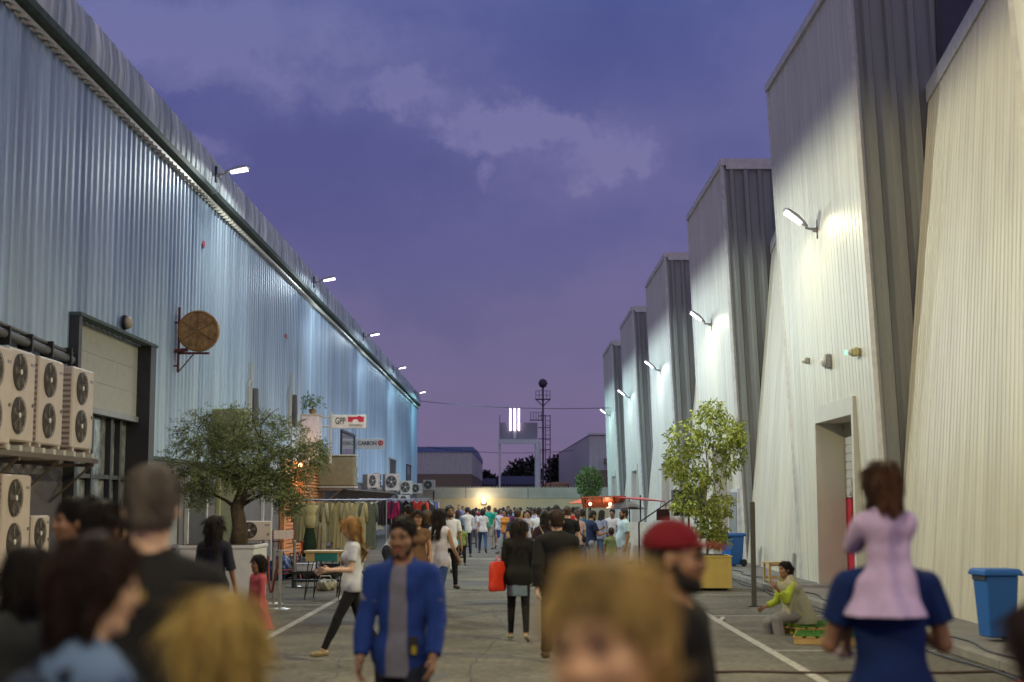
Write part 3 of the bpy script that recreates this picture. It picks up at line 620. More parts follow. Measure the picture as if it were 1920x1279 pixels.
def person(label, x, top, D, yaw=0, sex='m', t=('tee', WHITE), b=('trousers', JEANS), shoes=(.03, .03, .03), hair=('short', HB), skin=0, pose=STAND, bl=1.0, v=None, group=None, H=None, loc=None, child=False, extra=None, base=0.0, face=None, t2=None, dx=0, b2=None):
    P = px(x, top, D)
    if H is None: H = P.z - base
    H = float(H); s = H / 1.775; female = sex == 'f'
    if v is None: v = min(.026, max(.0085, D * .00052)) * (min(1, .55 + .45 * s) if s < .85 else 1)
    R0 = root('person', (P.x, D, base), label, 'person', group, R(yaw))
    pz = .93; hs = .135 if child else .155       # child: larger head
    g = lambda k, d: pose.get(k, d)
    lean, side, tw = R(g('lean', 0)), R(g('side', 0)), R(g('tw', 0))
    pzv = g('pz', None)
    Mt = rotz(tw) @ rotx(lean) @ roty(side)      # rotx(+) leans toward -y
    Op = np.array([0, 0, pz if pzv is None else pzv])
    FT = (Op * s, Mt * s); hsz = s * g('hd', 1.22 if child else 1)
    def W_(p): return FT[0] + FT[1] @ np.array(p, float)
    # scaled frames: M carries the scale, so radii must be scaled too -> use unit frames with pre-scaled points
    U = (Op * s, Mt)
    sw = (.168 if female else .19) * (.97 + .1 * (bl - 1)); fat = bl
    neck = W_((0, .012, .545)); Mh = Mt @ rotx(-lean * .7) @ rotz(R(g('hy', 0))) @ rotx(R(g('hp', 0))) @ roty(R(g('ht', 0)))
    HC = neck + Mh @ np.array([0, -.015, .155]) * hsz * (.93 if child else 1); FH = (HC, Mh)
    def limb(base_, fw, out, bend, l1, l2, sgn, arm):
        Mb = Mt if arm else I3
        d1 = Mb @ (rotx(-R(fw)) @ roty(-sgn * R(out)) @ np.array([0, 0, -1.])); fw2 = fw + (bend if arm else -bend)
        d2 = Mb @ (rotx(-R(fw2)) @ roty(-sgn * R(out * (.2 if arm else .6) - (g('inw', 0) if arm else 0))) @ np.array([0, 0, -1.]))
        j = base_ + d1 * l1 * s; return j, j + d2 * l2 * s, d1, d2
    arms, legs = {}, {}
    for nm, sg in (('la', 1), ('ra', -1)):
        a = g(nm, (3, 8, 12)); sh = W_((sg * sw, 0, .465)); e, w, d1, d2 = limb(sh, a[0], a[1], a[2], .285, .25, sg, True); arms[nm] = (sh, e, w, d1, d2, sg, a)
    for nm, sg in (('ll', 1), ('rl', -1)):
        a = g(nm, (0, 3, 0)); hp = Op * s + np.array([sg * .09, 0, -.03]) * s; kn, an, d1, d2 = limb(hp, a[0], a[1], a[2], .42, .41, sg, False); legs[nm] = (hp, kn, an, d1, d2, sg)
    q = s
    def torso(S, inf, shr=0, lo_=-.02, belly=0):
        i = inf; kk = .05
        wst = (.112 if female else .128) * fat; hip = (.135 if female else .125) * fat
        S.cap((-.07 * q, .005, lo_ * q), (.07 * q, .005, lo_ * q), (hip - .01) * q + i, F=U, k=kk, fy=.92)
        S.cap((0, 0, 0), (0, 0, .22 * q), hip * q + i, wst * q + i, F=U, k=kk, fy=.80)
        S.cap((0, 0, .20 * q), (0, .005, .40 * q), wst * q + i, (.135 if female else .152) * fat * q + i, F=U, k=kk, fy=.74)
        S.cap((-(sw - .045) * q, .012, .468 * q), ((sw - .045) * q, .012, .468 * q), .055 * q + i, F=U, k=.05, fy=1)
        S.cap((0, .015, .45 * q), (0, .015, .53 * q), .085 * q + i, .055 * q + i * .6, F=U, k=.05, fy=.8)
        if belly: S.ell((0, -.07 * q, .12 * q), (.13 * q + i, .11 * q + i, .15 * q + i), F=U, k=.06)
        if female and not child:
            for sg in (-1, 1): S.ell((sg * .065 * q, -.085 * q, .335 * q), (.062 * q + i, .055 * q + i, .062 * q + i), F=U, k=.04)
    B = SDF()
    torso(B, -.008 * q)
    ar = .88 if female else 1.0; ar *= (.5 + .5 * fat)
    tight = b[0] in ('leggings',)
    for nm, (sh, e, w, d1, d2, sg, a) in arms.items():
        B.cap(sh, e, .048 * q * ar, .037 * q * ar, k=.03); B.cap(e, w, .040 * q * ar, .026 * q * ar, k=.012)
        # hand: palm, four fingers, thumb
        pal = np.cross(d2, Mt @ np.array([0, -1., 0])); pal = Mt @ np.array([sg * 1., 0, 0]) - (Mt @ np.array([sg * 1., 0, 0]) @ d2) * d2; pal /= np.linalg.norm(pal)   # back of the hand faces outward
        wd = np.cross(d2, pal); 
        if wd @ (Mt @ np.array([0, -1., 0])) < 0: wd = -wd
        curl = g('curl', 25)
        c0 = w + d2 * .045 * q
        for t_ in (-.5, .5): B.cap(w + d2 * .01 * q, w + d2 * .085 * q + wd * t_ * .045 * q, .017 * q, .0145 * q, k=.012)
        B.cap(w, w + d2 * .07 * q, .022 * q, .017 * q, k=.015)
        fr = max(.0085 * q, v * .85) if v < .014 else .0105
        for f_, (lf, off) in enumerate(((.072, .034), (.082, .0115), (.077, -.0115), (.06, -.034))):
            p0 = w + d2 * .085 * q + wd * off * q; c1 = R(curl * (.7 + .2 * f_)); dd = d2 * math.cos(c1) - pal * math.sin(c1); p1 = p0 + dd * lf * .5 * q
            c2_ = c1 * 2.1; dd2 = d2 * math.cos(c2_) - pal * math.sin(c2_); p2 = p1 + dd2 * lf * .5 * q
            B.cap(p0, p1, fr, fr * .95, k=.004); B.cap(p1, p2, fr * .95, fr * .8, k=.004)
        t0 = w + d2 * .025 * q + wd * .022 * q; t1 = t0 + (d2 * .65 + wd * .6 - pal * .35) * .042 * q; t2_ = t1 + (d2 * .9 + wd * .15 - pal * .3) * .03 * q
        B.cap(t0, t1, .0125 * q, .0105 * q, k=.008); B.cap(t1, t2_, .0105 * q, .0085 * q, k=.004)
    lr = (.95 if female else 1.0) * (.6 + .4 * fat)
    for nm, (hp, kn, an, d1, d2, sg) in legs.items():
        B.cap(hp, kn, .084 * q * lr, .054 * q * lr, k=.03); B.cap(kn, an, .05 * q * lr, .036 * q, k=.02)
        nb = np.cross(d2, [1., 0, 0]); nb = nb if nb[1] > 0 else -nb
        B.cap(kn + d2 * .06 * q + nb * .018 * q, kn + d2 * .22 * q + nb * .015 * q, .04 * q * lr, .03 * q, k=.03)
    # feet follow the shin
    S_ = SDF()
    for nm, (hp, kn, an, d1, d2, sg) in legs.items():
        fwd = np.cross([1., 0, 0], d2); fwd = fwd if fwd[1] < 0 else -fwd
        fwd = fwd / np.linalg.norm(fwd)
        if g('flatfeet', True) and d2[2] < -.9: fwd = np.array([0, -1., 0.0 if d2[1] < .2 else -.35]); fwd /= np.linalg.norm(fwd)
        Z_ = np.array([sg * .25, 0, 0]); ft = fwd + Z_; ft /= np.linalg.norm(ft)
        dn = np.array([0, 0, -1.]) if fwd[2] > -.5 else d2
        heel = an + dn * .045 * q - ft * .035 * q; toe = an + dn * .055 * q + ft * .15 * q
        B.cap(an, heel, .034 * q, .026 * q, k=.02); B.cap(heel, toe, .028 * q, .022 * q, k=.02)
        S_.cap(heel, an + dn * .048 * q + ft * .08 * q, .036 * q, .037 * q, k=.02); S_.cap(an + dn * .05 * q + ft * .08 * q, toe, .036 * q, .027 * q, k=.02)
        if shoes_high(shoes): S_.cap(an + d2 * -.06 * q, an, .047 * q, .043 * q, k=.02)
    # head
    hh = hsz * (.97 if female else 1.0)
    B.cap(neck - Mt @ np.array([0, 0, .04]) * q, HC + Mh @ np.array([0, .015, -.06]) * hh, (.05 if female else .058) * q, (.047 if female else .054) * hh, k=.03)
    B.ell(np.array([0, .014, .035]) * hh, np.array([.076, .093, .088]) * hh, F=FH, k=.02)
    B.ell(np.array([0, -.022, -.022]) * hh, np.array([.064, .072, .100]) * hh, F=FH, k=.03)
    B.cap(np.array([-.028, -.045, -.088]) * hh, np.array([.028, -.045, -.088]) * hh, .026 * hh, F=FH, k=.03)
    B.ell(np.array([0, -.072, -.103]) * hh, np.array([.02, .017, .016]) * hh, F=FH, k=.025)
    for sg in (-1, 1):
        B.ell(np.array([sg * .077, .012, -.012]) * hh, np.array([.010, .019, .031]) * hh, F=FH, k=.012)
        B.ell(np.array([sg * .042, -.062, -.03]) * hh, np.array([.024, .022, .02]) * hh, F=FH, k=.03)
        B.cap(np.array([sg * .012, -.092, .028]) * hh, np.array([sg * .048, -.080, .03]) * hh, .009 * hh, F=FH, k=.02)
    B.cap(np.array([0, -.092, .018]) * hh, np.array([0, -.108, -.028]) * hh, .0085 * hh, .0125 * hh, F=FH, k=.015)
    for sg in (-1, 1): B.ell(np.array([sg * .012, -.1, -.033]) * hh, np.array([.009, .01, .008]) * hh, F=FH, k=.01)
    if v < .02:
        for sg in (-1, 1): B.sub(np.array([sg * .032, -.104, .008]) * hh, np.array([.017, .014, .011]) * hh, F=FH, k=.015)
        B.cap(np.array([-.02, -.091, -.062]) * hh, np.array([.02, -.091, -.062]) * hh, .0075 * hh, F=FH, k=.008)
        B.sub(np.array([0, -.104, -.0625]) * hh, np.array([.024, .008, .0022]) * hh, F=FH, k=.003)
    V, F = B.mesh(v)
    parts = [('body', V, F, SKIN[skin])]
    # face details
    if v < .02 and (abs(((yaw + g('hy', 0)) + 180) % 360 - 180) < 115 or D < 9):
        E = SDF()
        for sg in (-1, 1): E.ell(np.array([sg * .031, -.083, .009]) * hh, np.array([.0135, .0125, .0095]) * hh, F=FH, k=.001)
        V, F = E.mesh(min(.004, v)); parts.append(('eyes', V, F, mat('eye_dark', (.05, .035, .03), .2)))
        E = SDF()
        for sg in (-1, 1): E.cap(np.array([sg * .013, -.0995, .034]) * hh, np.array([sg * .049, -.083, .038]) * hh, .0048 * hh, .0035 * hh, F=FH, k=.002)
        V, F = E.mesh(min(.004, v)); parts.append(('eyebrows', V, F, HAIR(HB if hair[1] != HBL else HBR)))
        E = SDF(); E.cap(np.array([-.02, -.0965, -.0585]) * hh, np.array([.02, -.0965, -.0585]) * hh, .0045 * hh, F=FH, k=.002); E.cap(np.array([-.016, -.0955, -.067]) * hh, np.array([.016, -.0955, -.067]) * hh, .0055 * hh, F=FH, k=.002)
        V, F = E.mesh(min(.004, v)); parts.append(('lips', V, F, mat('lips', (.35, .12, .09), .45)))
    # clothes
    def top_layer(spec):
        kind, col = spec[0], spec[1]; o = dict(inf=.010, sl=.62, hem=-.09, col=col, neck=.066, fold=.0022, op=False, nm='shirt')
        o.update({'tee': dict(fold=.0034), 'long': dict(sl=2), 'tank': dict(sl=0, neck=.08), 'polo': dict(sl=.7, inf=.014), 'dress': dict(sl=.3, hem=-.55, nm='dress'),
                  'jacket': dict(sl=2, inf=.03, hem=-.13, fold=.005, nm='jacket'), 'openjacket': dict(sl=1.93, inf=.022, hem=-.15, fold=.007, op=True, nm='jacket'),
                  'hoodie': dict(sl=2, inf=.026, hem=-.12, fold=.004, nm='hoodie'), 'blouse': dict(sl=0, inf=.02, hem=-.16, fold=.005, nm='blouse'),
                  'kurta': dict(sl=1.7, inf=.02, hem=-.45, fold=.004, nm='tunic'), 'flare': dict(sl=1.0, inf=.014, hem=-.42, fold=.006, nm='dress')}[kind])
        if len(spec) > 2: o.update(spec[2])
        S = SDF(); i = o['inf']; torso(S, i, belly=o.get('belly', 0)); hem = o['hem'] * q
        if hem < -.1 * q:
            if kind in ('dress', 'flare', 'kurta'):
                fl = {'dress': .05, 'kurta': .02, 'flare': .19}[kind]
                S.cap((0, 0, 0), (0, 0, hem - .03), .145 * fat * q + i, .145 * fat * q + fl * q + i, k=.04, fy=.85, F=U)
            else: S.cap((0, .0, 0), (0, 0, hem - .05), .14 * fat * q + i, .14 * fat * q + i, F=U, k=.04, fy=.88)
        else: S.cap((0, 0, .05 * q), (0, 0, hem - .05), .132 * fat * q + i, .135 * fat * q + i, F=U, k=.04, fy=.88)
        sl = o['sl']
        for nm, (sh, e, w, d1, d2, sg, a) in arms.items():
            if sl <= 0: continue
            if sl <= 1: S.cap(sh, sh + (e - sh) * sl, (.050 * ar) * q + i, (.046 * ar) * q + i + .008, k=.014, flat=True)
            else:
                S.cap(sh, e, .050 * ar * q + i, .042 * ar * q + i, k=.014); S.cap(e, e + (w - e) * (sl - 1), .042 * ar * q + i, .030 * ar * q + i * .9, k=.01, flat=True)
        if kind == 'hoodie':
            S.cap(np.array([-.075, .06, .50]) * q, np.array([.075, .06, .50]) * q, .045 * q, F=U, k=.03, fy=.9); S.ell(np.array([0, .085, .46]) * q, np.array([.09, .04, .09]) * q, F=U, k=.03)
        if kind in ('openjacket', 'polo'):
            S.cap(np.array([-.055, .01, .545]) * q, np.array([.055, .01, .545]) * q, .036 * q, F=U, k=.02)
        S.fold = folds(o['fold'] * (1 if v < .018 else .6), abs(hash_(label)) % 9999, vert=kind in ('flare', 'kurta', 'dress'))
        S.sub(np.array([0, -.03, .575]) * q, np.array([o['neck'], o['neck'] * .95, .075]) * q, F=U, k=.008)
        if o['op']:
            for zz in np.linspace(-.25, .52, 40): S.sub(np.array([0, -.2, zz]) * q, np.array([.058 + .05 * max(0, .35 - zz), .17, .055]) * q, F=U, k=.01)
        S.cut((0, 0, hem), (0, 0, -1), F=U)
        V, F = S.mesh(v); parts.append((o['nm'], V, F, cloth(o['col'])))
    def bottom_layer(b):
        kind, col = b[0], b[1]; S = SDF(); U2 = (Op * s, Mt if g('sit', 0) == 0 else I3)
        if kind in ('none',): return
        i = {'trousers': .016, 'jeans': .012, 'leggings': .005, 'shorts': .022, 'skirt': .012, 'miniskirt': .014, 'pyjama': .03}.get(kind, .014)
        S.cap((-.07 * q, .005, -.02 * q), (.07 * q, .005, -.02 * q), .118 * fat * q + i * .6, F=U2, k=.05, fy=.92)
        if 'skirt' in kind:
            hl = -.30 if kind == 'miniskirt' else -.42
            S.cap((0, 0, .05 * q), (0, 0, (hl - .05) * q), .13 * fat * q + i, .17 * q + i, F=U2, k=.04, fy=.88); S.cut((0, 0, hl * q), (0, 0, -1), F=U2); S.fold = folds(.003, 5, vert=True)
            S.cut((0, 0, .13 * q), (0, 0, 1), F=U2)
        else:
            S.cap((0, 0, 0), (0, 0, .08 * q), .125 * fat * q + i * .6, .12 * fat * q + i * .4, F=U2, k=.04, fy=.82)
            for nm, (hp, kn, an, d1, d2, sg) in legs.items():
                if kind == 'shorts': S.cap(hp, kn - d1 * .02, .086 * q * lr + i, .066 * q * lr + i, k=.03, flat=True)
                else:
                    S.cap(hp, kn, .086 * q * lr + i, .056 * q * lr + i, k=.03)
                    S.cap(kn, an + d2 * .0 * q, .054 * q * lr + i, (.036 if kind in ('leggings', 'jeans') else .048) * q + i, k=.02, flat=True)
                    nb = np.array([0, 1., 0])
                    if kind == 'leggings': S.cap(kn + d2 * .06 * q + nb * .018 * q, kn + d2 * .22 * q + nb * .015 * q, .042 * q * lr + i, .03 * q + i, k=.03)
            S.fold = folds(.003 if kind != 'leggings' else .001, 3)
        V, F = S.mesh(v); parts.append(({'skirt': 'skirt', 'miniskirt': 'skirt', 'shorts': 'shorts', 'leggings': 'leggings'}.get(kind, 'trousers'), V, F, cloth(col)))
    bottom_layer(b)
    if b2: bottom_layer(b2)
    if t2: top_layer(t2)
    if t[0] != 'none': top_layer(t)
    V, F = S_.mesh(min(v, .014)); parts.append(('shoes', V, F, mat("shoe_%.2f_%.2f_%.2f" % tuple(shoes[:3]), shoes[:3], .5)))
    # hair
    strand = None; hk, hc = hair[0], hair[1]; HS = SDF(); c0 = np.array([0, .018, .04]) * hh
    if hk != 'bald':
        th = {'short': .012, 'buzz': .006, 'long': .017, 'bun': .012, 'curly': .026, 'pony': .012, 'bob': .02, 'cap': .004, 'messy': .018}.get(hk, .014)
        HS.ell(c0, (np.array([.076, .093, .088]) + th) * hh, F=FH, k=.02)
        HS.ell(np.array([0, .045, -.02]) * hh, (np.array([.066, .06, .07]) + th * .8) * hh, F=FH, k=.02)
        if hk in ('short', 'buzz', 'messy', 'cap'):
            HS.cut(np.array([0, .0, -.06 - .0]) * hh, Mh @ np.array([0, 0, -1.]) if 0 else np.array([0, 0, -1.]), F=FH)
        fz = -.035 if hk in ('long', 'bob', 'curly', 'bun', 'pony') else -.03
        HS.sub(np.array([0, -.098, fz]) * hh, np.array([.066, .066, .105]) * hh, F=FH, k=.012)
        if hk in ('short', 'buzz', 'messy'):
            for sg in (-1, 1): HS.sub(np.array([sg * .09, -.045, -.055]) * hh, np.array([.04, .055, .06]) * hh, F=FH, k=.01)
            for sg in (-1, 1): HS.sub(np.array([sg * .09, .012, -.02]) * hh, np.array([.026, .024, .036]) * hh, F=FH, k=.008)
        if hk == 'bun': HS.ell(np.array([0, .085, .10]) * hh, np.array([.05, .045, .045]) * hh, F=FH, k=.015)
        if hk == 'pony':
            HS.ell(np.array([0, .115, .03]) * hh, np.array([.03, .03, .035]) * hh, F=FH, k=.02); HS.cap(np.array([0, .125, .01]) * hh, np.array([0, .12, -.2]) * hh, .032 * hh, .018 * hh, F=FH, k=.03)
        if hk in ('long', 'curly'):
            ll_ = hair[2] if len(hair) > 2 else .30
            HS.cap(np.array([-.03, .06, .0]) * hh, np.array([-.045, .085, -ll_]) * hh, .062 * hh, .05 * hh, F=FH, k=.03); HS.cap(np.array([.03, .06, .0]) * hh, np.array([.045, .085, -ll_]) * hh, .062 * hh, .045 * hh, F=FH, k=.03)
            for sg in (-1, 1): HS.cap(np.array([sg * .075, .0, .02]) * hh, np.array([sg * .085, .03, -ll_ * .75]) * hh, .026 * hh, .03 * hh, F=FH, k=.03)
        if hk == 'bob':
            for sg in (-1, 1): HS.cap(np.array([sg * .07, .01, .02]) * hh, np.array([sg * .078, .02, -.09]) * hh, .032 * hh, .028 * hh, F=FH, k=.03)
            HS.cap(np.array([0, .06, 0]) * hh, np.array([0, .06, -.1]) * hh, .08 * hh, .07 * hh, F=FH, k=.03)
        am = {'curly': .011, 'messy': .006, 'long': .0045, 'bob': .004}.get(hk, .0022); ph = abs(hash_(label)) % 97; fq = {'curly': 62, 'messy': 60}.get(hk, 80)
        if hk in ('curly', 'messy'): HS.fold = lambda X, Y, Z: am * np.sin(fq * X + ph) * np.sin(fq * Y + 2) * np.sin(fq * .8 * Z + ph * 2)
        else: HS.fold = lambda X, Y, Z: am * np.sin(fq * X + 7 * Z + 2 * np.sin(12 * Z + ph)) * np.sin(fq * .8 * Y + 5 * Z + ph)
        V, F = HS.mesh(min(v, .012)); parts.append(('hair', V, F, HAIR(hc)))
        if D < 26 and len(V) > 50 and hk != 'cap': strand = (V, F, hc, hh, 5200 if D < 10 else 1500, {'long': .15, 'bob': .08, 'bun': .05, 'pony': .06, 'curly': .04, 'messy': .06}.get(hk, .020), HC)
    if 'beard' in (extra or ()) or 'stubble' in (extra or ()):
        bs = .036 if 'beard' in extra else .0285
        E = SDF(); E.cap(np.array([-.036, -.044, -.085]) * hh, np.array([.036, -.044, -.085]) * hh, bs * hh, F=FH, k=.03); E.ell(np.array([0, -.07, -.1]) * hh, np.array([.032, .03, .03]) * (hh if bs > .03 else hh * .75), F=FH, k=.02)
        for sg in (-1, 1): E.cap(np.array([sg * .064, -.01, -.02]) * hh, np.array([sg * .05, -.03, -.08]) * hh, .014 * hh, .02 * hh, F=FH, k=.02)
        E.cap(np.array([-.022, -.096, -.046]) * hh, np.array([.022, -.096, -.046]) * hh, .008 * hh, F=FH, k=.01)
        E.sub(np.array([0, -.11, -.061]) * hh, np.array([.022, .02, .008]) * hh, F=FH, k=.004)
        V, F = E.mesh(min(v, .008)); parts.append(('beard', V, F, HAIR(HB)))
    if 'cap' in (extra or ()):
        cc = (.16, .009, .016)
        E = SDF(); E.ell(np.array([0, .016, .05]) * hh, np.array([.094, .112, .098]) * hh, F=FH, k=.02); E.cut(np.array([0, 0, .038]) * hh, (0, 0, -1), F=FH); V, F = E.mesh(min(v, .007)); parts.append(('cap', V, F, cloth(cc)))
        E = SDF(); Fb = (HC + Mh @ (np.array([0, -.115, .05]) * hh), Mh @ rotx(.10)); E.ell(np.array([0, 0, 0]), np.array([.072, .085, .011]) * hh, F=Fb, k=.01); V, F = E.mesh(.005); parts.append(('cap_bill', V, F, cloth((.20, .02, .016))))
    if 'glasses' in (extra or ()):
        m = MB()
        for sg in (-1, 1):
            c_ = [HC + Mh @ (np.array([sg * .034 + .024 * math.cos(a), -.112, .006 + .019 * math.sin(a)]) * hh) for a in np.linspace(0, 6.283, 13)]
            m.tube([tuple(p) for p in c_], .0022, 5, False); m.tube([tuple(HC + Mh @ (np.array(p) * hh)) for p in ((sg * .058, -.110, .01), (sg * .078, -.06, .012), (sg * .08, .01, .005))], .002, 5)
        m.build('glasses', mat('gilt_wire', (.4, .3, .08), .3, .8), R0)
    if 'shawl' in (extra or ()):
        E = SDF(); E.cap(np.array([-.1, .02, .42]) * q, np.array([.1, .02, .42]) * q, .13 * q, F=U, k=.05, fy=.9); E.cap(np.array([0, .02, .42]) * q, np.array([0, .10, -.12]) * q, .19 * q, .27 * q, F=U, k=.05, fy=.85); E.cap(np.array([.1, -.05, .3]) * q, np.array([.12, -.2, .05]) * q, .09 * q, .08 * q, F=U, k=.05)
        E.fold = folds(.014, 77, vert=True); E.cut((0, 0, .135), (0, 0, -1)); E.sub(np.array([0, -.05, .60]) * q, np.array([.08, .08, .09]) * q, F=U, k=.01)
        V, F = E.mesh(.012); parts.append(('shawl', V, F, cloth((.34, .33, .24))))
    if 'backpack' in (extra or ()):
        bc = face or (.02, .02, .03); E = SDF(); E.cap(np.array([0, .165, .2]) * q, np.array([0, .155, .38]) * q, .125 * q, .11 * q, F=U, k=.02, fy=.62)
        for sg in (-1, 1):
            for (p_, r_) in (((.1, .1, .48), (.1, -.06, .50)), ((.1, -.06, .50), (.115, -.125, .38)), ((.115, -.125, .38), (.14, -.02, .2))): E.cap(np.array([sg * p_[0], p_[1], p_[2]]) * q, np.array([sg * r_[0], r_[1], r_[2]]) * q, .020 * q, F=U, k=.01)
        V, F = E.mesh(max(.009, v)); parts.append(('backpack', V, F, cloth(bc)))
    if 'shoulderbag' in (extra or ()):
        bc = face or (.02, .02, .02); E = SDF(); E.cap(np.array([-.17, .02, .05]) * q, np.array([-.17, .10, .05]) * q, .085 * q, F=U, k=.02, fy=.8)
        for p_, r_ in (((-.17, .05, .1), (.1, .17, .40)), ((.1, .17, .4), (.12, .02, .54)), ((.12, .02, .54), (-.02, -.15, .36)), ((-.02, -.15, .36), (-.17, -.04, .1))): E.cap(np.array(p_) * q, np.array(r_) * q, .011 * q + .003, F=U, k=.01)
        V, F = E.mesh(max(.009, min(v, .014))); parts.append(('shoulder_bag', V, F, cloth(bc)))
    zmin = 0
    if pzv is None and base == 0:
        zmin = min(float(p[1][:, 2].min()) for p in parts if p[0] in ('shoes',) and len(p[1]))
    # keep the head top where the photograph has it: scale error from pose is small, feet stay on the ground
    for nm, V, F, mm in parts:
        if len(V) == 0: continue
        V = V.copy(); V[:, 2] -= zmin; mesh_obj(nm, V, F, mm, R0)
    if strand:
        V, F, hc, hh, n_, ln, hc0 = strand; g_ = np.random.default_rng(abs(hash_(label)) % 999); Vt = V
        fc = Vt[F]; nr = np.cross(fc[:, 2] - fc[:, 0], fc[:, 3] - fc[:, 1]); nl = np.linalg.norm(nr, axis=1); ok = nl > 1e-12; fc, nr = fc[ok], nr[ok] / nl[ok][:, None]
        if (np.mean(np.sum(nr * (fc.mean(1) - hc0), 1))) < 0: nr = -nr
        ix = g_.integers(len(fc), size=n_); P_0 = fc[ix].mean(1); nn = nr[ix]; up = P_0 - (hc0 + np.array([0, .02, .11]) * hh); gd = up * [1, 1, .4] + np.array([0, 0, -.10]) * hh; gd += g_.normal(size=gd.shape) * (.004 if hk != 'curly' else .05); Qh = (P_0 - hc0) @ Mh; keep = ~((Qh[:, 1] < -.045 * hh) & (Qh[:, 2] < .075 * hh)) & (Qh[:, 1] > -.095 * hh); P_0, nn, gd = P_0[keep], nn[keep], gd[keep]; n_ = len(P_0)
        t_ = gd - np.sum(gd * nn, 1, keepdims=True) * nn; t_ /= np.linalg.norm(t_, axis=1, keepdims=True) + 1e-9; t_ += nn * g_.uniform(-.02, .035, (n_, 1)); P_0 = P_0 + nn * .0005; P_0[:, 2] -= zmin
        leaves_mesh('strands', P_0, t_, ln * hh, (.0024 if D < 10 else .006), HAIR(tuple(min(.9, u * 1.35) for u in hc)), R0, g_, .12)
    return R0, dict(arms=arms, HC=HC, Mh=Mh, zmin=zmin, q=q, U=U)
def shoes_high(c): return len(c) > 3 and c[3] == 1
def hash_(sx):
    h = 7
    for ch in sx: h = (h * 31 + ord(ch)) % 1000003
    return h
# ------------------------------------------------------------------ air conditioners
M_ac = mat('ac_cream_enamel', (.56, .47, .41), .5, var=.07, scale=3); M_fan = mat('fan_dark', (.05, .045, .04), .6); M_grille = mat('grille_grey', (.085, .07, .06), .6)
M_acd = mat('ac_side_panel', (.24, .20, .17), .6)
def ac_unit(w, h, d, fans, label, loc, group=None, rz=R(90), body=None):
    """faces local -y"""
    r = root('air_conditioner', loc, label, 'air conditioner', group, rz)
    m = MB(); m.box((0, d / 2, h / 2 + .05), (w, d, h), bev=.025); m.box((-w / 2 + .12, d / 2, .03), (.08, d, .06)); m.box((w / 2 - .12, d / 2, .03), (.08, d, .06)); m.build('case', body or M_ac, r)
    for i in range(fans):
        zc = .05 + h * (i + .5) / fans + (0.02 if i == 0 else -.0) * fans; rr = min(h / fans * .40, w * .36); xc = -w * .10
        m = MB(); m.lathe([(rr, 0), (rr, -.012), (rr * .97, -.014), (rr * .3, -.014)], (xc, 0, zc), 28, 'Y'); f = m.build('fan', M_fan, r)
        m = MB()
        for k in range(5):
            a = k * 2 * math.pi / 5 + .3 * i
            pts = [(xc + rr * q_ * math.cos(a + t_), -.016 - .006 * (t_ > .2), zc + rr * q_ * math.sin(a + t_)) for q_, t_ in ((.2, 0), (.9, .0), (.93, .45), (.25, .7))]
            m.add(pts, [(0, 1, 2, 3)])
        m.build('blades', M_acd, f)
        m = MB()
        for q_ in (.25, .45, .65, .85, 1.0):
            m.tube([(xc + rr * q_ * math.cos(a), -.03, zc + rr * q_ * math.sin(a)) for a in np.linspace(0, 2 * math.pi, 25)], .0045, 4, False)
        for k in range(12):
            a = k * math.pi / 6; m.tube([(xc + rr * .2 * math.cos(a), -.03, zc + rr * .2 * math.sin(a)), (xc + rr * math.cos(a), -.03, zc + rr * math.sin(a))], .0035, 4)
        m.build('guard', M_grille, f)
        MB().lathe([(rr * .15, -.014), (rr * .15, -.038), (rr * .08, -.042)], (xc, 0, zc), 14, 'Y').build('hub', mat('hub_white', (.75, .72, .66), .5), f)
    m = MB(); m.box((w * .38, -.003, h * .9), (w * .12, .006, .045)); m.build('name_plate', mat('name_plate_grey', (.25, .25, .28), .5), r)
    m = MB(); m.box((w * .42, -.012, h * .45), (.04, .024, .05)); m.build('handle', M_acd, r)
    m = MB()
    for k in range(14): m.box((-w / 2 - .002, d / 2, .12 + k * h / 15.5), (.004, d * .8, h / 34))
    m.build('side_fins', M_acd, r)
    return r
AG = 'twin fan units on the upper ledge'
a1 = ac_unit(1.16, 1.34, .34, 2, 'twin fan unit on the upper ledge, nearest of the three in full view', (-7.2, 20.75, 2.68), AG)
def acc(src, loc, label, group=None, s=None):
    c = copytree(src); c.location = loc; c['label'] = label
    if group: c['group'] = group
    elif 'group' in c: del c['group']
    if s: c.scale = s
    return c
acc(a1, (-7.2, 22.1, 2.68), 'twin fan unit in the middle of the upper ledge row', AG)
acc(a1, (-7.2, 23.75, 2.68), 'twin fan unit at the far end of the upper ledge beside the shutter', AG)
acc(a1, (-7.05, 19.35, 2.6), 'twin fan unit cut by the left edge of the picture on the upper ledge', AG)
acc(a1, (-7.2, 20.75, .86), 'twin fan unit standing low beneath the upper ledge')
a2 = ac_unit(.80, .58, .28, 1, 'small cream condenser beside the low twin fan unit', (-7.25, 22.0, 1.02))
m = MB(); r = root('bracket_shelf', (-7.4, 21.5, 2.6), 'steel bracket shelf carrying the upper row of twin fan units', 'shelf')
for i in range(12): m.bb(-.05, .36, -3.2 + i * .5, -3.2 + i * .5 + .12, -.02, .06)
m.build('slats', M_cream, r)
m = MB(); m.bb(.30, .36, -3.3, 2.7, -.10, -.025); m.bb(-.3, -.24, -3.3, 2.7, -.10, -.025)
for y in (-3, -1.2, .6, 2.4): m.bb(-.36, .36, y, y + .05, -.16, -.105); m.tube([(.3, y, -.16), (-.36, y, -.75)], .02, 6)
m.build('frame', mat('brown_steel', (.12, .09, .07), .6), r)
m = MB(); r = root('bracket_shelf', (-7.4, 21.2, .8), 'steel bracket shelf under the low twin fan unit', 'shelf')
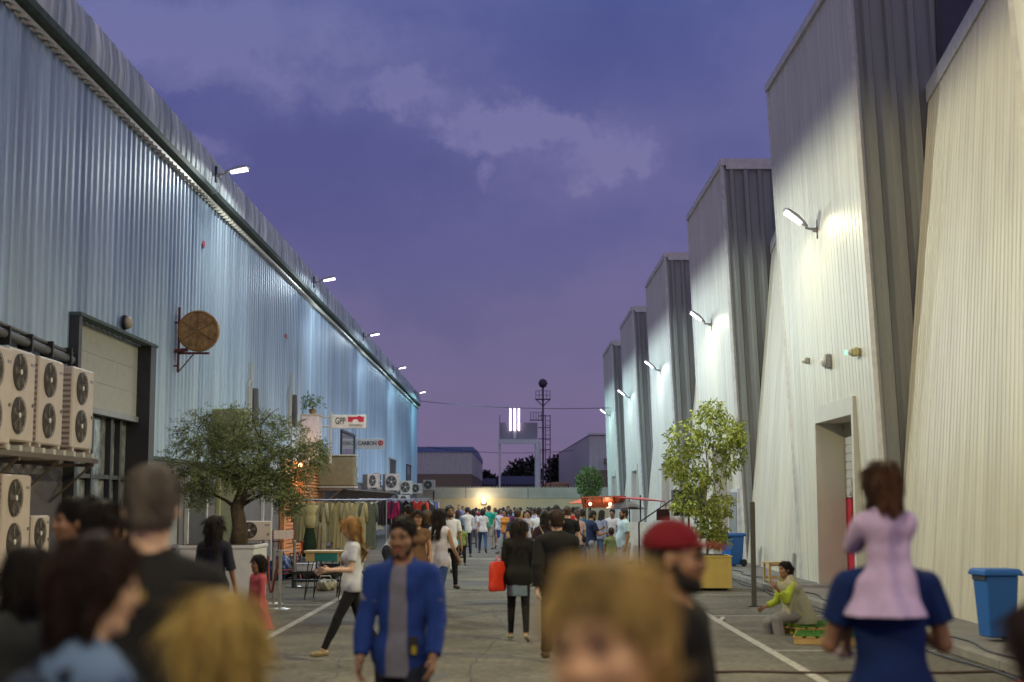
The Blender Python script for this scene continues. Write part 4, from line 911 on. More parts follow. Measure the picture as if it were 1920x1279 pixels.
m.bb(-.36, .3, -1.5, 1.5, -.03, .045); m.bb(-.36, -.3, -1.5, 1.5, -.6, -.031); m.build('frame', mat('brown_steel', (.12, .09, .07), .6), r)
# pipes on the wall
M_pipe = mat('lagged_pipe', (.12, .12, .12), .7, bump=.4)
r = root('pipe_run', (XW, 20, 4.3), 'grey lagged pipe run bending along the wall above the fan units', 'pipe')
m = MB(); m.tube([(.14, .1, 1.7), (.14, .15, .5), (.14, .35, .18), (.14, .7, .08), (.14, 4.5, .0)], .075, 10); m.tube([(.12, .35, 1.7), (.12, .4, .35), (.12, .9, .22), (.12, 4.6, .12)], .035, 8); m.build('pipes', M_pipe, r, True)
m = MB()
for y in (1.2, 2.2, 3.2, 4.2): m.bb(.0, .24, y, y + .05, -.1, .18)
m.build('clamps', M_dark, r)
wl = root('wall_light', (XW + .08, 27.9, 5.38), 'round cream bulkhead light above the shuttered entrance', 'wall light')
m = MB(); m.lathe([(.15, 0), (.15, .06)], (0, 0, 0), 18, 'X'); m.build('base', M_dark, wl)
m = MB(); m.lathe([(.13, .06), (.125, .12), (.08, .17), (.02, .19)], (0, 0, 0), 18, 'X'); m.build('globe', mat('cream_globe', (.5, .42, .3), .5), wl, True)
# rusty disc sign
p = px(372, 621, 32.4)
r = root('round_sign', p, 'rusty round disc sign on a red steel wall bracket', 'sign')
M_rust = mat('rusty_brass', (.40, .23, .08), .6, .2, var=.4, scale=7, bump=.3)
m = MB(); m.lathe([(.44, -.07), (.475, -.06), (.475, .07), (.44, .08)], (0, 0, 0), 40, 'Y'); m.build('disc', M_rust, r)
m = MB()
for a in (0, 60, 120): 
    c_, s_ = math.cos(R(a + 30)), math.sin(R(a + 30)); m.tube([(-.4 * c_, -.078, -.4 * s_), (.4 * c_, -.078, .4 * s_)], .014, 6)
m.tube([(.44 * math.cos(a), -.078, .44 * math.sin(a)) for a in np.linspace(0, 6.283, 33)], .012, 6, False)
m.build('ribs', mat('rust_dark', (.30, .16, .05), .7), r)
m = MB(); hx = XW - p.x
m.box((hx + .12, 0, -.2), (.05, .05, 1.5)); m.box(((hx + .12 + .35) / 2 - .05, 0, -.51), (.35 - hx - .2, .05, .05)); m.tube([(hx + .12, 0, -.95), (-.1, 0, -.53)], .016, 6); m.box((hx + .06, 0, .2), (.12, .04, .04)); m.box((hx + .06, 0, -.8), (.12, .04, .04)); m.tube([(hx + .0, -.05, -.47), (hx + .35, -.05, -.43)], .045, 8)
m.build('bracket', mat('dark_red_steel', (.14, .03, .03), .6), r)
# conduit antennas
def conduit(x, y0, y1, D, label):
    a, b_ = px(x, y1, D), px(x, y0, D); r = root('conduit', (XW + .12, D, a.z), label, 'pipe')
    h = b_.z - a.z; m = MB(); m.tube([(0, 0, 0), (0, 0, h)], .04, 8); m.tube([(0, -.3, 0), (0, -.3, h * .62), (0, -.22, h * .7), (0, 0, h * .66)], .04, 8); m.build('pipes', M_cream, r)
    m = MB(); m.tube([(.08, .25, 0), (.1, .22, h * .3), (.06, .3, h * .6)], .10, 7); m.build('lagging', M_pipe, r)
conduit(454, 680, 800, 41.5, 'white conduit pipes climbing the blue wall above the olive tree')
conduit(532, 700, 800, 49, 'thin pale conduit climbing the blue wall right of the rusty disc')
MFG = 'condensers on brackets along the blue warehouse'
big = ac_unit(1.15, 1.0, .8, 1, 'olive green cased condenser on the wall behind the olive tree', (-7.0, 37.2, 3.2), rz=R(90), body=mat('olive_enamel', (.22, .25, .10), .6))
# big brown box and far condensers
bx = root('air_conditioner', (-7.0, 56.8, 2.45), 'large brown boxy condenser with pale edges left of the hanging signs', 'air conditioner')
m = MB(); m.box((0, 0, .62), (1.45, 1.2, 1.2), bev=.06); m.build('case', mat('brown_box', (.22, .19, .11), .6), bx)
m = MB(); m.box((.0, 0, 1.25), (1.5, 1.25, .05)); m.box((0, 0, .0), (1.5, 1.25, .05)); m.tube([(.74, -.3, 1.2), (.76, -.3, .8), (.74, -.3, .75)], .03, 6); m.build('edge_trim', M_cream, bx)
def far_ac(x, yt, yb, D, lab, w=.95, fans=1, rz=R(90), X=None):
    t_, b_ = px(x, yt, D), px(x, yb, D); return ac_unit(w, t_.z - b_.z, .32, fans, lab, (b_.x, D, b_.z), MFG, rz)
far_ac(668, 872, 918, 62.0, 'tall twin fan condenser right next to the brown boxy one', fans=2)
far_ac(700, 891, 917, 69.5, 'squat condenser under the sign with the red circle', rz=R(60))
far_ac(713, 889, 919, 74.0, 'upright condenser just right of the squat one', fans=2)
far_ac(736, 890, 922, 80.0, 'pale condenser with a dark grille below the narrow doorway', rz=R(35))
far_ac(762, 903, 928, 94.0, 'small condenser near the far corner of the blue wall', rz=R(35))
far_ac(781, 908, 927, 105.0, 'condenser with a greenish frame at the very corner of the blue wall', rz=R(25))
far_ac(758, 930, 948, 92.0, 'low condenser under the one near the far corner', rz=R(40))
far_ac(473, 981, 1019, 34.0, 'white condenser standing behind the white planter', w=.9, rz=R(20))
r = root('cabinet', (-7.45, 52.5, 3.3), 'tall white wall cabinet with plants growing on its top', 'cabinet')
m = MB(); m.box((0, 0, .85), (.66, 1.1, 1.7), bev=.02); m.build('body', mat('white_cabinet', (.68, .66, .70), .4), r)
m = MB(); m.box((0, 0, 1.73), (.7, 1.15, .06)); m.build('lid', M_cream, r)
r = root('potted_plant', (-7.4, 52.3, 5.06), 'leafy pot plants standing on the white wall cabinet', 'plant')
m = MB(); m.lathe([(.1, 0), (.14, .2), (.12, .2)], (0, 0, 0), 12); m.build('pot', M_rust, r)
PP = rng.normal(size=(220, 3)) * [.2, .25, .16] + [0, 0, .42]; leaves_mesh('foliage', PP, rng.normal(size=(220, 3)) + [0, 0, .6], .14, .05, leafmat('pot_leaf', (.10, .16, .05), (.2, .28, .09)), r)
# bracket shelf under far condensers
r = root('bracket_shelf', (-7.4, 66, 2.35), 'long brown bracket rack holding the far condensers', 'shelf')
m = MB(); m.bb(-.2, .7, -10, 16, 0, .05)
for y in np.arange(-10, 16, 1.0): m.tube([(.68, y, 0), (-.3, y, -.75)], .03, 5); m.bb(-.3, .7, y, y + .05, -.06, -.002)
m.build('frame', mat('brown_steel', (.12, .09, .07), .6), r)
# ------------------------------------------------------------------ signs
M_sign = mat('sign_white', (.72, .70, .62), .4); M_ink = mat('sign_ink', (.02, .02, .02), .6); M_red = mat('sign_red', (.55, .02, .05), .5)
def flat(px0, px1, py0, py1, D):
    a, b_ = px(px0, py1, D), px(px1, py0, D); return a, b_
a, b_ = flat(622, 687, 778, 803, 54); w, h = b_.x - a.x, b_.z - a.z; cx, cz = (a.x + b_.x) / 2, (a.z + b_.z) / 2
r = root('hanging_sign', (cx, 54, cz), 'white projecting sign reading GPP with a red picture of an arch', 'sign')
MB().box((0, 0, 0), (w, .1, h), bev=.01).build('board', M_sign, r)
text('GPP', .36, mat('sign_olive_grey', (.07, .07, .06), .6), r, (-w * .25, -.055, 0.01), (R(90), 0, 0), sx=.62, bold=.004)
m = MB(); m.box((w * .20, -.052, h * .16), (w * .46, .012, h * .38)); m.box((w * .30, -.052, h * .37), (.12, .012, .04)); m.build('red_panel', M_red, r)
m = MB(); m.lathe([(.13, -.06), (.12, -.062)], (w * .19, 0, -.05), 20, 'Y'); m.build('arch', M_sign, r)
text('PHOTO PARTS PLUS', .075, mat('sign_olive_grey', (.07, .07, .06), .6), r, (w * .2, -.066, -h * .28), (R(90), 0, 0), sx=.75)
m = MB(); ox = XW - cx
m.tube([(ox, 0, h * .36), (-w / 2, 0, h * .36)], .035, 8); m.tube([(ox, 0, -h * .36), (-w / 2, 0, -h * .36)], .035, 8); m.tube([(-w / 2 - .04, 0, h * .75), (-w / 2 - .04, 0, -1.6)], .05, 8); m.build('arms', M_cream, r)
a, b_ = flat(669, 721, 823, 842, 70); w, h = b_.x - a.x, b_.z - a.z; cx, cz = (a.x + b_.x) / 2, (a.z + b_.z) / 2
r = root('hanging_sign', (cx, 70, cz), 'white projecting sign reading CARBON 12 with a red circle', 'sign')
MB().box((0, 0, 0), (w, .1, h), bev=.01).build('board', M_sign, r)
text('CARBON', .26, M_ink, r, (-w * .12, -.055, .02), (R(90), 0, 0), sx=.85, bold=.006)
m = MB(); m.lathe([(.13, -.052), (.13, -.06)], (w * .36, 0, .04), 22, 'Y'); m.build('circle', M_red, r)
text('12', .15, M_sign, r, (w * .36, -.066, .04), (R(90), 0, 0))
m = MB(); ox = XW - cx; m.tube([(ox, 0, 0), (-w / 2, 0, 0)], .03, 8); m.build('arm', M_cream, r)
# ------------------------------------------------------------------ trees
M_bark = mat('bark', (.10, .075, .05), .9, var=.3, scale=10, bump=.8, bscale=30)
def limb_tree(r, trunk, tips, rad, seed, bark=M_bark):
    rr = random.Random(seed); m = MB(); m.tube(trunk, rad, 10)
    top = Vector(trunk[-1]); ends = []
    for tp, base_i in tips:
        b0 = Vector(trunk[base_i]); tp = Vector(tp); mid = b0.lerp(tp, .5) + Vector((rr.uniform(-.1, .1), rr.uniform(-.1, .1), rr.uniform(.0, .15)))
        pts = [b0, b0.lerp(mid, .5) + Vector((rr.uniform(-.04, .04), 0, .02)), mid, mid.lerp(tp, .5), tp]; r0 = rad[-1] * .42
        m.tube(pts, [r0, r0 * .8, r0 * .55, r0 * .35, r0 * .15], 6); ends.append(pts)
        for k in range(5):
            s_ = pts[2 + k % 3]; e_ = s_ + Vector((rr.uniform(-.35, .35), rr.uniform(-.35, .35), rr.uniform(-.1, .35))); m.tube([s_, s_.lerp(e_, .5) + Vector((0, 0, .03)), e_], [r0 * .3, r0 * .2, r0 * .08], 5); ends.append([s_, e_])
    m.build('trunk', bark, r, True); return ends
def crown(r, clumps, n, ln, wd, m, droop, seed, sp=.16):
    g_ = np.random.default_rng(seed); P, D = [], []
    tw = n // 9
    for _ in range(tw):
        c, rad = clumps[g_.integers(len(clumps))]; u = g_.normal(size=3); u /= np.linalg.norm(u); p = np.array(c) + u * np.array(rad) * g_.uniform(.35, 1.0) ** .5 * g_.uniform(.75, 1.12)
        d = u * [1, 1, .6] + g_.normal(size=3) * .45 + [0, 0, droop]; d /= np.linalg.norm(d)
        for j in range(9): P.append(p + d * sp * j / 9 + g_.normal(size=3) * .014); D.append(d + g_.normal(size=3) * .75 + [0, 0, droop * .6])
    return leaves_mesh('crown', np.array(P), np.array(D), ln, wd, m, r, g_)
D_ = 25.3; M_plw = mat('white_planter_paint', (.60, .60, .62), .5, var=.05)
r = root('planter', (-5.07, 25.15, 0), 'square white planter box holding the olive tree', 'planter')
m = MB(); m.box((0, 0, .53), (1.28, 1.28, 1.06), bev=.012); m.build('box', M_plw, r); m = MB(); m.box((0, 0, 1.09), (1.32, 1.32, .06), bev=.01); m.build('rim', M_plw, r); m = MB(); m.box((0, 0, 1.121), (1.2, 1.2, .012)); m.build('soil', mat('soil', (.05, .035, .02), .95, bump=.8), r)
r = root('olive_tree', (-4.82, 25.15, 1.12), 'spreading olive tree with small dark leaves in the white planter', 'tree')
tips = [((-1.1, .1, 1.5), 3), ((-.7, -.3, 2.0), 3), ((-.2, .3, 2.2), 3), ((.4, -.2, 2.1), 3), ((.9, .2, 1.8), 3), ((1.25, -.1, 1.3), 3), ((-.9, .4, 1.1), 2), ((.8, -.4, 1.2), 2), ((1.1, .2, .95), 2)]
limb_tree(r, [(0, 0, -.05), (.02, 0, .3), (-.04, 0, .62), (.06, .02, .95)], tips, [.17, .13, .12, .10], 3)
cl = [((-1.05, .1, 1.5), (.45, .45, .33)), ((-.75, -.2, 2.0), (.4, .4, .32)), ((-.25, .2, 2.1), (.5, .5, .36)), ((.35, -.1, 2.0), (.5, .5, .36)), ((.85, .1, 1.85), (.42, .45, .36)), ((1.2, 0, 1.45), (.38, .42, .32)), ((-.5, -.2, 1.55), (.5, .5, .36)),
      ((.3, -.3, 1.5), (.5, .4, .3)), ((.8, -.2, 1.35), (.36, .36, .28)), ((-.95, .2, 1.12), (.3, .35, .26)), ((1.05, .1, 1.0), (.26, .3, .34)), ((.95, .1, .72), (.16, .2, .22)), ((-.8, 0, .85), (.16, .2, .2)), ((0, .2, 1.3), (.45, .4, .25)), ((1.42, 0, 1.6), (.2, .3, .2))]
cl = [((x * .9, y, z), rd) for (x, y, z), rd in cl] + [((-.4, -.2, 1.15), (.4, .4, .24)), ((.35, -.25, 1.12), (.4, .4, .24)), ((0, -.35, 1.45), (.5, .35, .3)), ((-.1, -.4, 1.8), (.5, .3, .3)), ((.7, -.3, 1.0), (.25, .3, .22))]
crown(r, cl, 32000, .064, .018, leafmat('olive_leaf', (.10, .14, .045), (.30, .36, .15)), -.1, 11)
M_yel = mat('yellow_planter_paint', (.66, .50, .13), .55, var=.05)
r = root('planter', (4.02, 30.8, 0), 'square yellow planter box under the leafy sapling', 'planter')
m = MB(); m.box((0, 0, .38), (1.15, 1.0, .66), bev=.01); m.box((0, 0, .715), (1.18, 1.03, .03)); m.build('box', M_yel, r); m = MB(); m.box((0, 0, .7325), (1.02, .88, .01)); m.build('soil', mat('soil', (.05, .035, .02), .95, bump=.8), r)
m = MB(); [m.box((sx * .45, sy * .38, .025), (.08, .08, .05)) for sx in (-1, 1) for sy in (-1, 1)]; m.build('feet', M_dark, r)
r = root('sapling', (4.15, 30.8, .72), 'slender leafy sapling with drooping bright green leaves in the yellow planter', 'tree')
tips = [((-.5, 0, 2.6), 3), ((0, .2, 3.1), 4), ((.45, -.1, 2.9), 4), ((.6, .1, 2.3), 3), ((-.55, .1, 2.0), 2), ((.3, 0, 1.4), 1), ((-.4, 0, 1.3), 1), ((.2, 0, 2.8), 3)]
limb_tree(r, [(0, 0, -.02), (.03, 0, .6), (-.02, .02, 1.2), (.04, 0, 1.8), (.0, .02, 2.4)], tips, [.03, .028, .024, .02, .013], 5, mat('pale_bark', (.30, .26, .18), .9, bump=.4))
cl = [((-.45, 0, 2.55), (.36, .4, .34)), ((.0, .1, 2.85), (.40, .4, .36)), ((.12, .0, 3.12), (.22, .25, .22)), ((.45, -.1, 2.75), (.34, .36, .36)), ((.62, .1, 2.25), (.22, .3, .38)), ((-.5, .1, 2.1), (.34, .36, .30)), ((.0, 0, 2.3), (.40, .36, .36)), ((-.68, 0, 1.9), (.14, .2, .24)), ((-.25, 0, 1.65), (.3, .3, .22)),
      ((.15, 0, 1.8), (.3, .3, .24)), ((-.45, 0, 1.15), (.24, .26, .2)), ((-.1, 0, 1.05), (.26, .3, .24)), ((.28, 0, 1.1), (.2, .26, .26)), ((.05, 0, .62), (.26, .28, .2)), ((.25, 0, .45), (.15, .2, .16)), ((.7, .1, 2.65), (.14, .2, .2))]
crown(r, cl, 9000, .095, .040, leafmat('sapling_leaf', (.22, .30, .04), (.45, .52, .11)), -.8, 21, .2)
r = root('street_tree', (4.55, 86, 0), 'small round bright green tree at the far end beside the last cream wall', 'tree')
limb_tree(r, [(0, 0, 0), (0, 0, 1), (0, 0, 1.9)], [((.4, 0, 3), 2), ((-.4, .2, 3.2), 2), ((0, -.3, 3.4), 2)], [.1, .08, .07], 8)
leaves_mesh('crown', *(lambda u: (u / np.linalg.norm(u, axis=1, keepdims=True) * rng.uniform(.5, 1.05, (2600, 1)) * [.78, .78, .95] + [0, 0, 3.0], u + rng.normal(size=u.shape)))(rng.normal(size=(2600, 3))), .16, .09, leafmat('far_leaf', (.09, .15, .04), (.17, .26, .08)), r)
# ------------------------------------------------------------------ wheelie bins, post, stool, pallets
M_bin = mat('blue_bin_plastic', (.015, .12, .42), .45, var=.05)
def bin_(loc, label, s, rz=0):
    r = root('wheelie_bin', loc, label, 'bin', 'blue wheelie bins on the pavement', rz)
    m = MB(); m.box((0, 0, .44), (.50 * s, .54 * s, .78), taper=.80, bev=.02); m.build('body', M_bin, r)
    m = MB(); m.box((0, 0, .845), (.60 * s, .64 * s, .045), bev=.015); m.box((0, .0, .885), (.52 * s, .58 * s, .04), taper=1.1, bev=.012); m.build('lid', M_bin, r)
    m = MB(); m.tube([(-.2 * s, .36 * s, .83), (.2 * s, .36 * s, .83)], .016, 8); m.build('handle', M_bin, r)
    m = MB(); m.box((0, -.26 * s, .79), (.46 * s, .04, .06)); m.build('rim_dark_band', mat('bin_dark_band', (.02, .03, .05), .6), r)  # black band on the bin just below the lid
    for sx in (-1, 1): m = MB(); m.lathe([(.085, -.025), (.1, -.015), (.1, .015), (.085, .025)], (sx * .24 * s, .24 * s, .1), 18, 'X'); m.build('wheel', M_dark, r)
    return r
bin_((6.12, 18.3, .11), 'large blue wheelie bin by the near ribbed cream wall', .80, R(-82))
bin_((5.98, 39.3, .11), 'blue wheelie bin beyond the yellow planter', .92, R(-60))
r = root('metal_post', (4.30, 25.8, 0), 'square dark metal post standing in the bay left of the seated woman', 'post')
m = MB(); m.box((0, 0, .93), (.085, .085, 1.86), bev=.008); m.build('shaft', mat('galvanised_dark', (.10, .095, .08), .5, .4), r); m = MB(); m.box((0, 0, .006), (.2, .2, .012)); m.build('foot_plate', M_dark, r)
M_pine = mat('pine_wood', (.52, .36, .13), .6, var=.12, scale=5, stretch=(1, 8, 8))
r = root('wooden_stool', (5.72, 31.5, .11), 'pine stool standing on the pavement behind the seated woman', 'stool', rz=R(15))
m = MB()
for i in range(4): m.box((-.17 + i * .112, 0, .43), (.105, .36, .03), bev=.004)
m.build('seat', M_pine, r)
for sx in (-1, 1):
    for sy in (-1, 1): MB().box((sx * .19, sy * .14, .207), (.045, .045, .413), bev=.004).build('leg', M_pine, r)
m = MB(); m.box((0, -.14, .10), (.33, .025, .04)); m.box((0, .14, .10), (.33, .025, .04)); m.box((0, -.14, .38), (.33, .025, .05)); m.build('stretcher', M_pine, r)
M_pal = mat('pallet_wood', (.50, .33, .12), .7, var=.2, scale=6); M_turf = mat('green_turf', (.05, .17, .015), .95, var=.35, scale=40, bump=1)
def pallet(loc, rz, label):
    r = root('pallet', loc, label, 'pallet', 'turf topped pallets', rz); m = MB()
    for i in range(3): m.box((0, -.36 + i * .36, .045 + .0), (1.1, .09, .078)) 
    m.build('bearers', M_pal, r); m = MB()
    for i in range(7): m.box((-.5 + i * .1667, 0, .0955), (.12, .82, .02))
    for i in (0, 3, 6): pass
    m.build('deck', M_pal, r)
    m = MB(); m.box((0, 0, .112), (1.08, .80, .012)); m.build('turf', M_turf, r)
    g_ = np.random.default_rng(5); n = 1800; P = g_.uniform([-.54, -.4, .118], [.54, .4, .118], (n, 3)); leaves_mesh('grass_blades', P, g_.normal(size=(n, 3)) * .35 + [0, 0, 1], .025, .006, M_turf, r, g_)
    return r
pallet((4.3, 19.2, 0), R(-14), 'yellow wood pallet topped with green turf, the one in front of the seated woman')
pallet((4.35, 20.75, 0.0), R(20), 'turf topped pallet the woman in the shawl sits on')
r = root('bottle', (3.25, 22.6, 0), 'small clear plastic bottle lying on the asphalt left of the seated woman', 'bottle', rz=R(70))
m = MB(); m.lathe([(.03, 0), (.032, .02), (.032, .14), (.012, .19), (.012, .2)], (0, 0, .033), 12, 'X'); m.build('body', mat('clear_plastic', (.6, .65, .68), .2), r); m = MB(); m.lathe([(.014, .2), (.014, .222)], (0, 0, .033), 10, 'X'); m.build('cap', mat('cap_blue', (.02, .1, .4), .5), r)
# cables
r = MB()
r.tube([(5.2 + .06 * math.sin(y * 1.7), y, .02) for y in np.arange(6, 40, .5)], .014, 5); tag(r.build('cable', M_dark, None, True), 'black cable running along the foot of the kerb', 'cable')
r = MB(); r.tube([(5.62 + .09 * math.sin(y * 2.1 + 1), y, .125) for y in np.arange(9, 38, .4)], .012, 5); tag(r.build('cable', M_dark, None, True), 'thin black cable wandering over the kerb stones', 'cable')
r = MB(); r.tube([(2.2 + i * .2, 15.8 + .06 * math.sin(i * .9), .014) for i in range(20)], .016, 5); tag(r.build('cable', mat('brown_cable', (.07, .04, .03), .6), None, True), 'brown cable crossing the painted line on the right', 'cable')
# ------------------------------------------------------------------ left side clutter
M_ste = mat('stanchion_steel', (.34, .33, .30), .35, .6); M_belt = mat('red_belt', (.20, .035, .02), .7)
def stanchion(loc, label, belt):
    r = root('stanchion', loc, label, 'stanchion', 'rope barrier posts')
    m = MB(); m.tube([(0, 0, .02), (0, 0, .98)], .03, 12); m.lathe([(.038, .9), (.04, .92), (.04, 1.0), (.02, 1.02)], n=14); m.build('post', M_ste, r)
    m = MB(); m.lathe([(.19, 0), (.19, .012), (.05, .035)], n=24); m.build('base', M_ste, r)
    if belt: m = MB(); m.tube([(-.02, 0, .93), (-.1, .1, .6), (-.16, .15, .3), (-.2, .2, .28), (-.26, .35, .5), (-.3, .5, .9)], .022, 6); m.build('belt', M_belt, r, True)
stanchion((-4.07, 25.1, 0), 'barrier post with a sagging red belt right of the white planter', True)
stanchion((-4.85, 31.8, 0), 'pale barrier post in front of the director chair', False)
stanchion((-4.4, 26.4, 0), 'barrier post close against the white planter corner', False)
r = root('director_chair', (-5.25, 33.4, 0), 'tall director chair with a red frame and pale striped canvas', 'chair', rz=R(35)); M_rf = mat('red_chair_frame', (.22, .025, .02), .5); M_can = mat('pale_canvas', (.55, .45, .42), .9, var=.25, scale=20, stretch=(8, 1, 1))
for sx in (-1, 1):
    m = MB(); m.tube([(sx * .27, -.2, 0), (sx * .27, .2, .75)], .018, 6); m.tube([(sx * .27, .2, 0), (sx * .27, -.2, .75)], .018, 6); m.tube([(sx * .27, .2, .7), (sx * .27, .24, 1.22)], .018, 6); m.box((sx * .27, 0, .95), (.06, .44, .025)); m.tube([(sx * .27, -.2, .72), (sx * .27, -.2, .95)], .016, 6); m.build('side_frame', M_rf, r)
m = MB(); m.box((0, 0, .74), (.5, .4, .012)); m.build('seat', M_can, r); m = MB(); m.box((0, .235, 1.10), (.54, .012, .2)); m.build('backrest', M_can, r); m = MB(); m.box((0, -.2, .3), (.54, .03, .03)); m.box((0, .2, .2), (.54, .03, .03)); m.build('stretcher', M_rf, r)
def heap(loc, rx_, ry_, rz_, col, seed, label, name='bag', cat='bag'):
    S = SDF(); g_ = random.Random(seed)
    for i in range(9): S.ell((g_.uniform(-.6, .6) * rx_, g_.uniform(-.5, .5) * ry_, rz_ * g_.uniform(.25, .6)), (rx_ * g_.uniform(.3, .6), ry_ * g_.uniform(.3, .6), rz_ * g_.uniform(.3, .5)), k=.06)
    S.fold = lambda X, Y, Z: .018 * np.sin(23 * X + 9 * Z + seed) * np.sin(19 * Y + 14 * Z) + .008 * np.sin(60 * X + 30 * Z)
    S.cut((0, 0, 0), (0, 0, -1)); V, F = S.mesh(.022); r = root(name, loc, label, cat); m_ = mat('heap_%.2f_%.2f' % (col[0], col[2]), col, .4, bump=.5, bscale=25); mesh_obj('sack', V, F, m_, r)
    m = MB(); m.tube([(-.15, -ry_ * .3, rz_ * .75), (-.1, -ry_ * .35, rz_ + .06), (.1, -ry_ * .35, rz_ + .06), (.15, -ry_ * .3, rz_ * .75)], .015, 6); m.build('strap', m_, r)
heap((-5.35, 35.2, 0), .55, .4, .55, (.02, .02, .022), 3, 'black bin bag slumped by the orange slats'); heap((-4.75, 34.6, 0), .5, .4, .42, (.03, .03, .035), 8, 'glossy black bag slumped behind the thin legged table'); heap((-4.55, 36.5, 0), .45, .4, .5, (.10, .10, .06), 12, 'dull olive sack among the black bags')
heap((-5.6, 34.4, 0), .25, .25, .62, (.02, .05, .2), 15, 'blue sack leaning on the black bin bags'); heap((-3.95, 30.3, 0), .22, .2, .25, (.30, .27, .2), 19, 'small pale speckled bag on the ground by the table legs')
r = root('table', (-3.55, 27.9, 0), 'tall table with thin black hairpin legs and a teal drawer', 'table')
M_bw = mat('beech_top', (.56, .38, .16), .5, var=.1, scale=3, stretch=(.5, 6, 6)); M_teal = mat('teal_panel', (.015, .20, .19), .5)
m = MB(); m.box((.1, 0, .90), (1.18, .55, .045), bev=.008); m.build('tabletop', M_bw, r); m = MB(); m.box((.1, 0, .80), (1.1, .5, .15)); m.build('apron', M_bw, r); m = MB(); m.box((-.06, 0, .80), (.44, .52, .155), bev=.01); m.build('drawer', M_teal, r)
for sx, sy in ((-.4, -.2), (.25, -.2), (-.3, .2), (.15, .2)): m = MB(); m.tube([(sx, sy, .73), (sx - .06, sy * 1.3, 0)], .011, 6); m.tube([(sx + .1, sy, .73), (sx - .06, sy * 1.3, 0.01)], .009, 6); m.build('leg', M_dark, r)
r = root('bench', (-4.0, 31.5, 0), 'low black display bench under the hanging khaki coats', 'bench'); m = MB(); m.box((0, 0, .33), (1.7, .5, .05)); m.box((0, 0, .15), (1.6, .42, .04)); m.build('shelves', M_dark, r)
for sx in (-1, 1): m = MB(); m.box((sx * .8, 0, .155), (.04, .45, .30)); m.build('leg', M_dark, r)
for i, (x_, c_, lb) in enumerate(((-.55, (.5, .5, .55), 'white folded cloth pile'), (0, (.02, .02, .02), 'black shoe box'), (.5, (.55, .55, .5), 'pale carton'))):
    r = root('box', (-4.0 + x_, 31.5, .356), lb + ' lying on the low black bench', 'box'); m = MB(); m.box((0, 0, .07), (.38, .3, .14), bev=.01); m.build('carton', mat('boxc%d' % i, c_, .7), r); m = MB(); m.box((0, 0, .155), (.40, .32, .028), bev=.005); m.build('lid', mat('boxc%d' % i, c_, .7), r)
g_ = np.random.default_rng(31); n = 150; PL_ = np.stack([np.where(g_.uniform(size=n) < .6, g_.normal(5.2, .12, n), g_.uniform(-6.5, 5, n)), g_.uniform(8, 45, n), np.full(n, .012)], 1)
o = leaves_mesh('litter', PL_, g_.normal(size=(n, 3)) * [1, 1, .12], .05, .03, mat('dry_leaf_litter', (.22, .16, .08), .9, var=.4, scale=30), None, g_); tag(o, kind='stuff'); o['label'] = 'scattered dry leaves and scraps along the kerb and asphalt'
# clothes rails with hanging garments
M_rail = mat('rail_steel', (.35, .36, .45), .3, .7)
def rail(p0, p1, z, label, nlegs=2):
    p0, p1 = Vector((p0[0], p0[1], 0)), Vector((p1[0], p1[1], 0)); r = root('clothes_rail', p0, label, 'clothes rail'); d = p1 - p0; m = MB(); m.tube([(0, 0, z), tuple(d + Vector((0, 0, z)))], .018, 8); m.build('bar', M_rail, r)
    nrm = Vector((-d.y, d.x, 0)).normalized()
    for i in range(nlegs): q = d * (i / (nlegs - 1)); m = MB(); m.tube([tuple(q), tuple(q + Vector((0, 0, z)))], .016, 8); m.tube([tuple(q - nrm * .25 + Vector((0, 0, .03))), tuple(q + nrm * .25 + Vector((0, 0, .03)))], .016, 8); m.build('upright', M_rail, r)
def garment(loc, rz, w, ln, col, label, group, kind='coat', seed=0, cat=None):
    r = root(kind, loc, label, cat or kind, group, rz); nz, nx = 14, 22; vs, fs = [], []; g_ = random.Random(seed); ph = g_.uniform(0, 6)
    for s_ in (1, -1):
        for j in range(nz + 1):
            t_ = j / nz; half = (.05 + (w / 2 - .05) * min(1, t_ * 7) ** .6) * (1 + .12 * t_); dep = .035 + .07 * t_
            for i in range(nx + 1):
                u = i / nx * 2 - 1; vs.append((u * half, s_ * (dep * (1 - u * u) ** .5 + .016 * t_ * math.sin(u * 13 + ph + 1.5 * t_)) , -.03 - ln * t_ - .05 * abs(u) * (t_ < .12) + .02 * math.sin(u * 5 + ph) * (j == nz)))
    n1 = (nz + 1) * (nx + 1)
    for s_ in (0, 1):
        for j in range(nz):
            for i in range(nx):
                a = s_ * n1 + j * (nx + 1) + i; q = (a, a + 1, a + nx + 2, a + nx + 1); fs.append(q if s_ == 0 else q[::-1])
    m = MB(); m.add(vs, fs); m.build('cloth', cloth(col), r, True)
    if kind != 'dress':
        for sx in (-1, 1): m = MB(); m.tube([(sx * w * .46, 0, -.09), (sx * (w * .56), 0, -.35), (sx * (w * .58), .02, -.62)], [.055, .055, .045], 8); m.build('sleeve', cloth(col), r, True)
    m = MB(); m.tube([(0, 0, .0), (.02, 0, .03), (0, 0, .055), (-.02, 0, .04)], .005, 5); m.tube([(-w * .38, 0, -.06), (0, 0, 0), (w * .38, 0, -.06)], .008, 5); m.build('hanger', M_rail, r)
    return r
rail((-6.1, 40), (-3.55, 40), 1.92, 'clothes rail of khaki coats facing the camera')
kh = [(.36, .30, .15), (.33, .28, .17), (.42, .36, .22), (.20, .18, .10), (.36, .29, .14), (.30, .26, .16), (.40, .33, .17), (.10, .11, .08)]
kn = ['sand coloured coat at the left end', 'long khaki coat with a narrow cut', 'pale beige coat', 'dark olive coat', 'mustard khaki coat', 'stone grey coat', 'light tan coat', 'blackish green coat']
